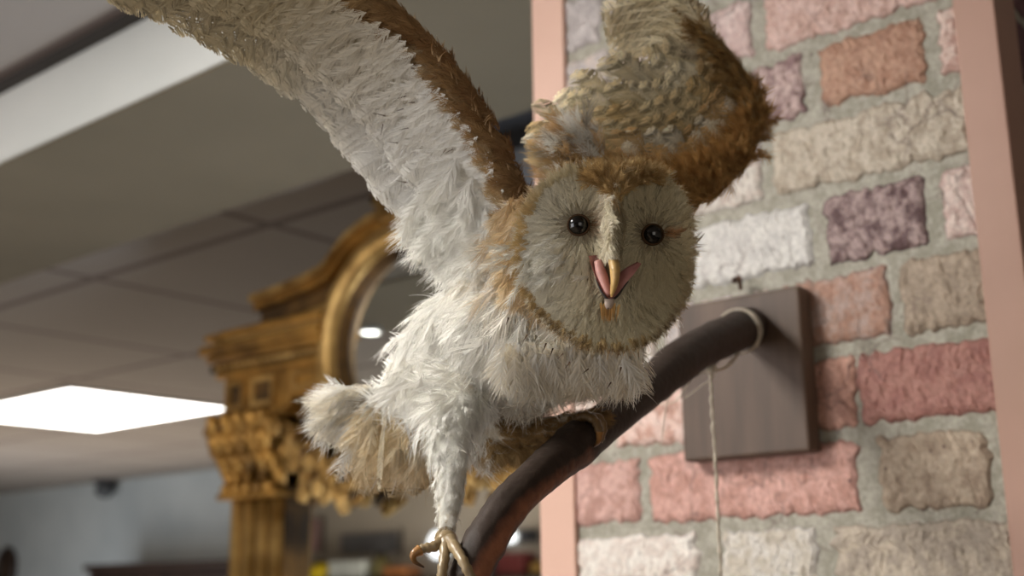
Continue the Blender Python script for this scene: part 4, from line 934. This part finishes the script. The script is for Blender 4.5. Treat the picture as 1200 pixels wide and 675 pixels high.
pl_ = Plume(); n = 60; x = 711 + 4.5 * rng.normal(size=n); y = 354 + 6 * rng.random(n); P = np.array([hb(a, b, .0088) for a, b in zip(x, y)])
pl_.strands(P, nrm(-UV + RV * ((x - 711) * .01)[:, None] * -1 + OV * .10), OV, .0085 * (.6 + .5 * rng.random(n)), .0011, lin((214, 176, 116)), lin((196, 150, 92)), k=3)
pl_.strands(np.array([hb(711, 356, .0105)]), -UV, OV, .0075, .0009, cDRK, cDRK, k=2)
pl_.build('chin_tuft', owl)

# ---- wings
class Patch:
    def __init__(s, rows):
        s.g = np.array([[at(*p) for p in r] for r in rows])       # v rows x u columns
    def _cr(s, p, t):
        m_ = len(p); i = np.clip(t.astype(int), 0, m_ - 2); f = (t - i)[:, None]
        p0, p1, p2, p3 = p[np.maximum(i - 1, 0), np.arange(len(t))] if False else None, None, None, None
    def __call__(s, u, v):
        u, v = np.broadcast_arrays(np.asarray(u, float), np.asarray(v, float)); sh = u.shape; u, v = u.ravel(), v.ravel()
        nv, nu = s.g.shape[:2]
        def W_(t, m_):
            t = t * (m_ - 1); i = np.clip(np.floor(t).astype(int), 0, m_ - 2); f = t - i
            w = np.stack([-.5 * f + f * f - .5 * f ** 3, 1 - 2.5 * f * f + 1.5 * f ** 3, .5 * f + 2 * f * f - 1.5 * f ** 3, -.5 * f * f + .5 * f ** 3], 1)
            k = np.stack([np.clip(i + q, 0, m_ - 1) for q in (-1, 0, 1, 2)], 1); return k, w
        ku, wu = W_(u, nu); kv, wv = W_(v, nv); out = np.zeros((len(u), 3))
        for a in range(4):
            for b in range(4): out += s.g[kv[:, a], ku[:, b]] * (wv[:, a] * wu[:, b])[:, None]
        return out.reshape(*sh, 3)
    def frame(s, u, v):
        e = .01; du = (s(u + e, v) - s(u - e, v)); dv = (s(u, v + e) - s(u, v - e)); n = nrm(np.cross(du, dv))
        fl = np.sign(np.sum(n * (CAM - s(u, v)), -1, keepdims=True)); return nrm(du), nrm(dv), n * fl
    def sheet(s, nu=40, nv=16, off=-.002, v0=0., v1=.85):
        u, v = np.meshgrid(np.linspace(0, 1, nu), np.linspace(v0, v1, nv), indexing='ij'); P = s(u, v) + s.frame(u, v)[2] * off
        f = [(i * nv + j, (i + 1) * nv + j, (i + 1) * nv + j + 1, i * nv + j + 1) for i in range(nu - 1) for j in range(nv - 1)]
        return P.reshape(-1, 3), f
def wing_row(pl, pt, us, v0, L, W, ca, cb, lean=0., lift=.05, off=0., **kw):
    us = np.asarray(us); n = len(us); v0 = np.broadcast_to(v0, (n,)); P = pt(us, v0); du, dv, Nn = pt.frame(us, v0)
    D = nrm(dv + du * np.broadcast_to(lean, (n,))[:, None] + Nn * lift + rng.normal(size=(n, 3)) * .025)
    pl.feathers(P + Nn * off, D, Nn, L, W, ca, cb, sc=.04, **kw)

# raised wing on the left of the photo: its pale underside is turned to the lens
WL = Patch([
 [(618, 262, .738), (592, 190, .738), (552, 122, .735), (505, 62, .730), (445, 5, .725), (360, -60, .720), (240, -120, .715)],
 [(592, 290, .752), (562, 225, .760), (515, 168, .762), (468, 110, .757), (400, 45, .747), (318, -20, .738), (205, -75, .728)],
 [(562, 312, .768), (520, 262, .785), (470, 212, .788), (425, 150, .782), (372, 82, .768), (275, 25, .755), (155, -30, .742)],
 [(552, 322, .775), (506, 284, .795), (436, 238, .798), (376, 174, .793), (354, 92, .780), (238, 42, .765), (92, -4, .750)]])
pw = Plume()
v, f = WL.sheet(v1=.8, off=-.004); cs = np.where((np.arange(len(v)) % 16 < 5)[:, None], lin((150, 116, 76)), lin((206, 196, 170))); wing = put('wing', v, f, M['skin'], owl, smooth=True, cols=cs)
def ucol(u, v):    # underside colour: white near the body, olive buff towards the tip
    n = len(u); c = mixc(np.tile(cWHT, (n, 1)), lin((178, 160, 118)), np.clip((u - .42) / .38, 0, 1) * .85)
    return c * (1 + .05 * rng.normal(size=(n, 1)))
def barred(t, c): return c * (1 - .42 * np.clip(np.sin(t * 21 + .5) * 1.6 - .7, 0, 1))
for us, br in ((np.linspace(.12, .56, 24), None), (np.linspace(.57, 1.02, 30), barred)):
    nn = len(us); us = us + rng.normal(size=nn) * .003
    wing_row(pw, WL, us, .56, .036 * (1 + .05 * rng.normal(size=nn)) * np.interp(us, [0, .3, .6, 1], [.75, .9, 1.0, 1.0]), .0185, ucol(us, .8) * .84, ucol(us, .8) * 1.03, lean=.12, off=.0005, nb=22, fray=.05, curl=.05, bars=br, jit=.05, tipround=.80, loose=False, camber=.12)
us = np.linspace(.08, 1.02, 74) + rng.normal(size=74) * .004
wing_row(pw, WL, us, .40 + .01 * rng.normal(size=74), .027 * (1 + .08 * rng.normal(size=74)), .0135, ucol(us, .6) * .9, ucol(us, .6) * 1.08, lean=.10, off=.0022, nb=17, fray=.09, curl=.05, tipround=.80, jit=.05, loose=False)
for v0, k, L_, off in ((.29, 80, .020, .0034), (.19, 90, .018, .0042), (.10, 100, .015, .0048)):
    us = np.linspace(.03, 1.02, k) + rng.normal(size=k) * .006
    wing_row(pw, WL, us, v0 + .03 * rng.normal(size=k), L_ * (1 + .18 * rng.normal(size=k)), .0100, ucol(us, v0), ucol(us, v0) * 1.05, lean=.25 + .15 * rng.normal(size=k), off=off, nb=14, fray=.16, curl=.06, jit=.05, tipround=.82)
# loose white axillaries falling from the wing pit to the flank
n = 190; us = rng.random(n) ** 1.2 * .28; vs = .26 + .50 * rng.random(n); P = WL(us, vs); Nn = WL.frame(us, vs)[2]
pw.feathers(P + Nn * .003, nrm(-UV * 1.0 - RV * .55 + rng.normal(size=(n, 3)) * .35 + Nn * .15), Nn, .020 * (.7 + .6 * rng.random(n)), .013, cWHT * .96, cWHT, nb=14, fray=.34, curl=-.05, jit=.05)
n = 600; us = rng.random(n); vs = .15 + .5 * rng.random(n); P = WL(us, vs); du, dv, Nn = WL.frame(us, vs)
pw.strands(P + Nn * .003, nrm(dv + du * .3 * rng.normal(size=(n, 1)) + Nn * .25), Nn, .014, .0006, ucol(us, vs), ucol(us, vs), k=4, wav=.3, curl=-.2)
# thin dark shafts showing on the lining
n = 12; us = .18 + .35 * rng.random(n); vs = .22 + .4 * rng.random(n); P = WL(us, vs); du, dv, Nn = WL.frame(us, vs)
pw.strands(P + Nn * .006, nrm(dv + du * (.5 + .5 * rng.normal(size=(n, 1)))), Nn, .009, .0007, cDRK, cDRK, k=2)
pw.build('underwing_feathers', wing)
pw = Plume()
n = 1900; us = rng.random(n) ** 1.15; vs = -.06 + .23 * rng.random(n) * np.interp(us, [0, .25, .5, 1], [1.0, .78, .42, .30]); P = WL(us, np.clip(vs, 0, 1)); du, dv, Nn = WL.frame(us, np.clip(vs, 0.0, 1)); P = P - dv * (np.clip(-vs, 0, 1) * .10)[:, None]
edge = np.clip(1 - (vs + .05) / .20, 0, 1)
c = mixc(lin((190, 158, 112)), lin((142, 102, 62)), edge * (.5 + .5 * rng.random(n))); c = mixc(c, lin((186, 164, 120)), np.clip((us - .55) / .3, 0, 1) * .7); c = mixc(c, lin((214, 200, 166)), np.clip(.55 - edge, 0, 1) * 1.5 * rng.random(n) + np.clip((us - .3) * 2, 0, .5) * (edge < .6)); c = mixc(c, lin((84, 58, 36)), np.clip(edge - .55, 0, 1) * 1.4 * np.clip(1 - us * 1.2, 0, 1))
pw.feathers(P - Nn * .004 * edge[:, None] + Nn * .004 * (1 - edge[:, None]), nrm(du * .9 + dv * .55 + Nn * .12 + rng.normal(size=(n, 3)) * .25), Nn - dv * .8 * edge[:, None], .013 * (.7 + .6 * rng.random(n)), .0055, c * .85, c, nb=9, fray=.25, curl=-.1)
n = 26; us = .05 + .45 * rng.random(n); P = WL(us, us * 0); du, dv, Nn = WL.frame(us, us * 0)
pw.strands(P, nrm(du - dv * .9 + rng.normal(size=(n, 3)) * .3), Nn, .010, .0009, lin((190, 160, 120)), lin((120, 80, 40)), k=3, wav=.3)
pw.build('leading_edge_feathers', wing)

# raised wing on the right: its golden upper side is turned to the lens
WR = Patch([
 [(640, 202, .800), (690, 226, .792), (748, 245, .805), (806, 240, .822), (850, 216, .838), (880, 182, .850), (888, 142, .858)],
 [(637, 186, .812), (690, 190, .808), (750, 194, .818), (804, 190, .834), (844, 168, .848), (872, 134, .858), (878, 104, .864)],
 [(652, 160, .835), (700, 152, .832), (752, 146, .838), (800, 140, .848), (834, 120, .858), (852, 92, .866), (856, 68, .870)],
 [(676, 132, .855), (710, 110, .855), (752, 98, .858), (788, 92, .864), (814, 74, .870), (828, 50, .875), (830, 34, .876)],
 [(694, 94, .870), (722, 60, .872), (752, 40, .874), (780, 30, .878), (798, 20, .880), (806, 8, .882), (806, 0, .882)]])
v, f = WR.sheet(v1=.72); wing2 = put('wing', v, f, M['skin'], owl, smooth=True, cols=np.tile(lin((178, 158, 116)), (len(v), 1)))
pw = Plume()
def dcol(us, kind):
    n = len(us); r = rng.random(n)
    if kind == 'flight': c = mixc(lin((234, 224, 196)), lin((214, 198, 160)), r)
    elif kind == 'great': c = mixc(lin((228, 214, 178)), lin((208, 180, 128)), r)
    elif kind == 'median': c = mixc(lin((230, 222, 202)), lin((216, 182, 128)), (r > .55) * .9)
    elif kind == 'small': c = mixc(lin((224, 204, 164)), lin((200, 158, 104)), r)
    else: c = mixc(lin((168, 108, 46)), lin((136, 88, 40)), r)
    c = mixc(c, lin((122, 90, 50)), np.clip((us - .72) / .28, 0, 1) * .6)
    return c
def darktip(t, c): return c * (.66 + .56 * t) * (1 - .6 * np.clip((t - .62) / .1, 0, 1) * np.clip((.86 - t) / .06, 0, 1))
# long primaries sweeping from the wrist over the top to the tip
pp = crom([(700, 20, .880), (742, 6, .880), (790, 12, .879), (832, 36, .874), (864, 78, .868)], 40)
for k in range(6):
    s_ = k / 5; root = at(848 - 32 * s_, 84 + 24 * s_, .868); tip = at(700 + 26 * s_, 18 + 44 * s_, .884 + .002 * s_)
    d_ = tip - root; Nn = nrm(CAM - root); bow = nrm(np.cross(d_, Nn)); bow = bow * (1 if bow.dot(UV) > 0 else -1)
    # built in three overlapping lengths so the vane follows the bow
    m_ = 9; tq = np.linspace(0, .78, m_); Pq = root + d_ * tq[:, None] + bow * (.030 * np.sin(PI * tq) * (1 - .5 * s_))[:, None] - Nn * .001 * k
    Dq = np.gradient(Pq, axis=0); c0 = mixc(lin((222, 210, 180)), lin((196, 180, 144)), rng.random(m_) * .8); c0 = mixc(c0, lin((120, 90, 52)), np.clip(1 - tq * 2.2, 0, 1) * .7)
    pw.feathers(Pq, Dq, Nn, .026, .017 * np.interp(tq, [0, .5, 1], [.8, 1, .8]), c0, c0 * 1.05, nb=14, fray=.10, bars=barred, loose=False)
def vrow(v0, k, L_, W_, kind, off, lean, u0=.0, u1=1., **kw):
    us = np.linspace(u0, u1, k) + rng.normal(size=k) * .3 / k; c = dcol(us, kind)
    wing_row(pw, WR, us, v0 + .008 * rng.normal(size=k), L_ * (1 + .07 * rng.normal(size=k)), W_, c * .8, c * 1.05, lean=lean, off=off, **kw)
vrow(.70, 17, .038, .0190, 'flight', .0000, -.9, .02, .95, nb=18, fray=.05, bars=darktip, tipround=.80, jit=.05, edge=.82, loose=False)
vrow(.58, 17, .032, .0180, 'flight', .0012, -.9, .0, .98, nb=18, fray=.05, bars=darktip, tipround=.80, jit=.05, edge=.82, loose=False)
vrow(.45, 17, .028, .0185, 'great', .0024, -.9, .0, 1., nb=16, fray=.06, bars=darktip, tipround=.80, jit=.05, edge=.82, loose=False)
vrow(.36, 18, .025, .0175, 'great', .0034, -.8, .0, 1., nb=16, fray=.07, bars=darktip, tipround=.80, jit=.05, edge=.82, loose=False)
vrow(.28, 20, .023, .0160, 'median', .0044, -.7, .0, 1., nb=16, fray=.08, bars=darktip, tipround=.8, jit=.05, edge=.85, loose=False)
vrow(.21, 26, .020, .0130, 'median', .0052, -.6, .0, 1., nb=14, fray=.15, loose=False, edge=.85)
vrow(.14, 36, .018, .0100, 'small', .0060, -.25, .0, 1., nb=12, fray=.25)
pw.build('upperwing_feathers', wing2)
pw = Plume()
n = 1500; us = rng.random(n); vs = -.06 + .22 * rng.random(n) * np.interp(us, [0, .4, 1], [.6, 1, 1.1]); P = WR(us, vs); du, dv, Nn = WR.frame(us, vs); rim_ = np.clip(-vs * 16 + .3, 0, 1)
c = mixc(lin((206, 166, 106)), lin((166, 124, 74)), rng.random(n)); c = mixc(c, lin((140, 106, 66)), np.clip((us - .55) / .4, 0, 1) * .6); c = mixc(c, lin((214, 198, 160)), np.clip((.16 - us) / .16, 0, 1) * .85)
pw.feathers(P + Nn * (.0065 * np.clip(1 - rim_, 0, 1))[:, None], nrm(dv * .8 - du * .55 + Nn * .1 + rng.normal(size=(n, 3)) * .28), Nn - dv * rim_[:, None] * .8, .014 * (.7 + .6 * rng.random(n)), .0070, c * .82, c, nb=10, fray=.25, curl=-.08)
n = 620; us = .84 + .17 * rng.random(n); vs = rng.random(n) * .9; P = WR(us, vs); du, dv, Nn = WR.frame(us, vs)
c = mixc(lin((164, 132, 84)), lin((122, 94, 58)), rng.random(n)); c = mixc(c, lin((176, 158, 122)), (rng.random(n) > .8) * .8)
pw.feathers(P + Nn * .006, nrm(dv - du * .55 + rng.normal(size=(n, 3)) * .18), Nn + du * .5, .014 * (.7 + .6 * rng.random(n)), .0075, c * .85, c, nb=10, fray=.2)
# pale tousled scapulars at the shoulder
n = 260; P = np.array([at(678 + 16 * rng.normal(), 184 + 18 * rng.normal(), .795 + .01 * rng.random()) for _ in range(n)]); x, y, z = proj(P); ok = (x > 658) & (x < 716) & (y > 150); P = P[ok]; n = len(P); x = x[ok]
c = mixc(cWHT, lin((206, 166, 104)), (rng.random(n) > .55) * .8); c = mixc(c, lin((150, 140, 124)), (rng.random(n) > .85) * .7)
pw.feathers(P, nrm(UV * .55 - RV * .8 + rng.normal(size=(n, 3)) * .45), OV + UV * .3, .017 * (.7 + .6 * rng.random(n)), .0095, c * .85, c, nb=12, fray=.26, curl=.1)
pw.build('forearm_feathers', wing2)

# ---- tail
tl = Plume(); n = 11
for k in range(n):
    s_ = k / (n - 1); root = at(486 + 20 * s_, 486 + 8 * s_, .835 + .012 * (k % 2)); tip = at(408 + 108 * s_, 572 + 8 * math.sin(PI * s_) - 8 * s_, .862)
    c = mixc(lin((190, 158, 108)), lin((226, 214, 188)), .2 + .3 * rng.random())
    d_ = tip - root; tl.feathers(root[None], d_, OV, np.linalg.norm(d_), .017, c * .8, c, nb=30, fray=.10, loose=False, bars=barred, curl=.05, shaft=cWHT)
root, tip = at(455, 468, .785), at(437, 577, .795); d_ = tip - root; tl.feathers(root[None], d_, OV + RV * 1.5, np.linalg.norm(d_), .0060, cCRM * .95, cCRM, nb=30, fray=.06, loose=False, curl=.04, shaft=cWHT)
tail = tl.build('tail', owl)
tl = Plume(); n = 230
ex = 415 + 28 * rng.normal(size=n); ey = 478 + 22 * rng.normal(size=n); P = np.array([at(430 + (a - 415) * .9, 470 + (b - 478) * .7, .825 + .012 * rng.random()) for a, b in zip(ex, ey)]); x, y, z = proj(P); ok = (x > 392) & (x < 490) & (y > 450) & (y < 520); P = P[ok]; x = x[ok]; n = len(P)
c = mixc(cWHT, cCRM, rng.random(n)); c = mixc(c, lin((110, 98, 88)), (rng.random(n) > .93) * .8)
tl.feathers(P, nrm(-RV * 1.0 - UV * (.35 + .5 * rng.random((n, 1))) + rng.normal(size=(n, 3)) * .25), OV + UV * .4, .022 * (.7 + .5 * rng.random(n)), .012, c * .9, c, nb=15, fray=.3, curl=-.25)
n = 150; P = np.array([at(474 + 28 * rng.normal(), 492 + 14 * rng.normal(), .815 + .02 * rng.random()) for _ in range(n)]); x, y, z = proj(P); ok = (x > 425) & (x < 540) & (y < 525); P = P[ok]; n = len(P)
c = mixc(lin((214, 190, 146)), cCRM, rng.random(n)); tl.feathers(P, nrm(-UV - RV * .25 + rng.normal(size=(n, 3)) * .3), OV, .027 * (.7 + .5 * rng.random(n)), .012, c * .9, c, nb=14, fray=.3, curl=-.1)
tl.build('tail_coverts', tail)

# ---- legs: downy feathering, then bare feet with claws
lp = Plume(); i = sample(legL & (fy < 622), 1300); n = len(i); axL = nrm(at(523, 632, .675) - at(533, 490, .742)); Dl = nrm(axL + bn[i] * .14 + rng.normal(size=(n, 3)) * .16); sz = np.interp(fy[i], [500, 560, 620], [.8, .75, .45])
lp.feathers(bc[i] - bn[i] * .0006, Dl, bn[i], .0105 * sz * (.7 + .5 * rng.random(n)), .0055 * sz, cWHT * .93, cWHT, nb=9, fray=.3, curl=-.1, jit=.05)
i = sample((fy > 455) & (fy < 530) & (fx > 500) & (fx < 575) & (fz < .775), 360); n = len(i); lp.feathers(bc[i], nrm(axL + bn[i] * .2 + rng.normal(size=(n, 3)) * .25), bn[i], .012, .008, cWHT * .95, cWHT, nb=12, fray=.3, curl=-.1, jit=.05)
leg1 = lp.build('leg_plumage', owl)
lp = Plume(); i = sample(legR, 520); n = len(i); along = nrm(at(690, 492, .782) - at(600, 508, .795)); cL = lin((150, 120, 80))
lp.feathers(bc[i] - bn[i] * .0006, nrm(along + bn[i] * .2 - UV * .15 + rng.normal(size=(n, 3)) * .2), bn[i], .0095, .0048, mixc(cL, lin((190, 166, 122)), rng.random(n) * .6), cL, nb=8, fray=.3, curl=-.1)
n = 260; P = np.array([at(560 + 60 * rng.random(), 488 + 26 * rng.random(), .79 + .012 * rng.random()) for _ in range(n)])
c = mixc(lin((196, 168, 120)), lin((150, 122, 82)), rng.random(n)); lp.feathers(P, nrm(-UV * .8 - RV * .2 + along * .4 + rng.normal(size=(n, 3)) * .3), OV, .017, .009, c, c * .92, nb=11, fray=.3)
lp.build('leg_plumage', owl)
def toe(mb, pts, rads, c): mb.tube(crom([at(*p) for p in pts], 18), np.interp(np.linspace(0, 1, 18), np.linspace(0, 1, len(rads)), rads) * .80 * (1 + .14 * np.sin(np.arange(18) * 2.2)), 12, c)
cT = lin((142, 122, 90)); cC = lin((112, 78, 44))
def claw(pts, r, parent):
    m_ = MB(); n_ = 14; rr = np.linspace(r, .0004, n_); m_.tube(crom([at(*p) for p in pts], n_), rr, 10, cC); m_.c[0] = np.concatenate([np.repeat(np.linspace(0, 1, n_), 10)])[:, None] * (lin((46, 32, 24)) - lin((160, 112, 56))) + lin((160, 112, 56)) if True else None
    m_.build('claw', M['horn'], parent, smooth=True, colour=True)
mb = MB(); toe(mb, [(524, 600, .688), (523, 622, .678), (524, 636, .671)], [.0052, .0050, .0052], cT); mb.ball(at(524, 634, .670), (.0066, .0058, .0062), cT)
toe(mb, [(522, 632, .668), (510, 640, .662), (497, 643, .660), (491, 646, .659)], [.0046, .0038, .0034, .0034], cT)
toe(mb, [(523, 634, .665), (521, 652, .655), (518, 672, .648), (517, 692, .646)], [.0046, .0036, .0034, .0032], cT)
toe(mb, [(527, 632, .665), (537, 648, .650), (546, 664, .642), (554, 682, .641)], [.0046, .0036, .0034, .0032], cT)
toe(mb, [(520, 624, .674), (514, 630, .680), (516, 640, .686)], [.0036, .0028, .0020], cT)
foot = mb.build('foot', M['horn'], owl, smooth=True, colour=True)
claw([(492, 645, .659), (485, 650, .657), (486, 658, .657), (497, 665, .658)], .0033, foot)
claw([(517, 690, .646), (516, 702, .645), (519, 714, .650)], .0028, foot); claw([(553, 680, .641), (559, 692, .642), (560, 706, .650)], .0028, foot)
cT2 = lin((126, 104, 68)); mb = MB(); toe(mb, [(650, 500, .786), (676, 494, .781), (690, 494, .776)], [.0062, .0058, .0058], cT2)
toe(mb, [(684, 492, .772), (700, 490, .770), (706, 502, .768), (702, 518, .768)], [.0052, .0042, .0038, .0030], lin((120, 92, 58)))
toe(mb, [(678, 492, .774), (686, 487, .766), (698, 494, .758), (703, 508, .752)], [.0050, .0040, .0036, .0030], lin((108, 84, 54)))
toe(mb, [(676, 496, .778), (664, 502, .772), (652, 508, .770)], [.0046, .0036, .0028], cT2)
foot2 = mb.build('foot', M['horn'], owl, smooth=True, colour=True)
claw([(702, 516, .768), (697, 526, .769), (690, 530, .771)], .0026, foot2); claw([(703, 506, .752), (701, 518, .752), (694, 524, .756)], .0026, foot2)
# ------------------------------------------------------------------ light
def area(name, loc, target, size, power, col=(255, 255, 255), sy=None):
    l = bpy.data.lights.new(name, 'AREA'); l.energy = power; l.size = size; l.color = [float(x) for x in lin(col)]
    if sy: l.shape = 'RECTANGLE'; l.size_y = sy
    o = bpy.data.objects.new(name, l); COL.objects.link(o); o.location = loc
    o.rotation_euler = (Vector(target) - Vector(loc)).to_track_quat('-Z', 'Y').to_euler(); return o
area('side_fill', (-2.3, 2.1, 1.55), (.8, .5, 1.7), 1.8, 50, (246, 248, 255))  # added fill lamp from the left, no window behind it
area('camera_fill', (-1.2, -1.9, 1.7), (.8, .8, 1.7), 1.5, 11, (255, 248, 238))  # added weak fill from the camera side, no real lamp there
area('floor_bounce', (-1.6, 2.0, .25), (-1.6, 2.0, 3), 4.0, 11, (255, 226, 186))
area('floor_bounce_far', (4.2, 7.0, .25), (4.2, 7.0, 3), 3.5, 88, (255, 238, 220))
area('alcove_fill', (1.62, 1.2, .3), (1.9, 1.3, 2.4), .4, 26, (226, 238, 255))  # added lamp that brightens the alcove wall
area('far_wall_fill', (3.8, 8.6, .7), (6, 9.0, 1.9), 1.8, 30, (235, 244, 255))  # unseen fill added to lift the far wall
area('floor_bounce_shop', (-2.8, 6.4, .3), (-2.8, 6.4, 3), 3.4, 150, (255, 244, 230))
area('shop_fill', (-2.3, 2.8, .9), (-4.7, 6.8, 2.3), 1.6, 70, (255, 246, 236))  # unseen fill added to brighten the wall reflected in the mirror
w = bpy.data.worlds.new('world'); scene.world = w; w.use_nodes = True
w.node_tree.nodes['Background'].inputs[0].default_value = (.8, .85, .9, 1); w.node_tree.nodes['Background'].inputs[1].default_value = .3
scene.view_settings.view_transform = 'Standard'
scene.view_settings.exposure = -.27
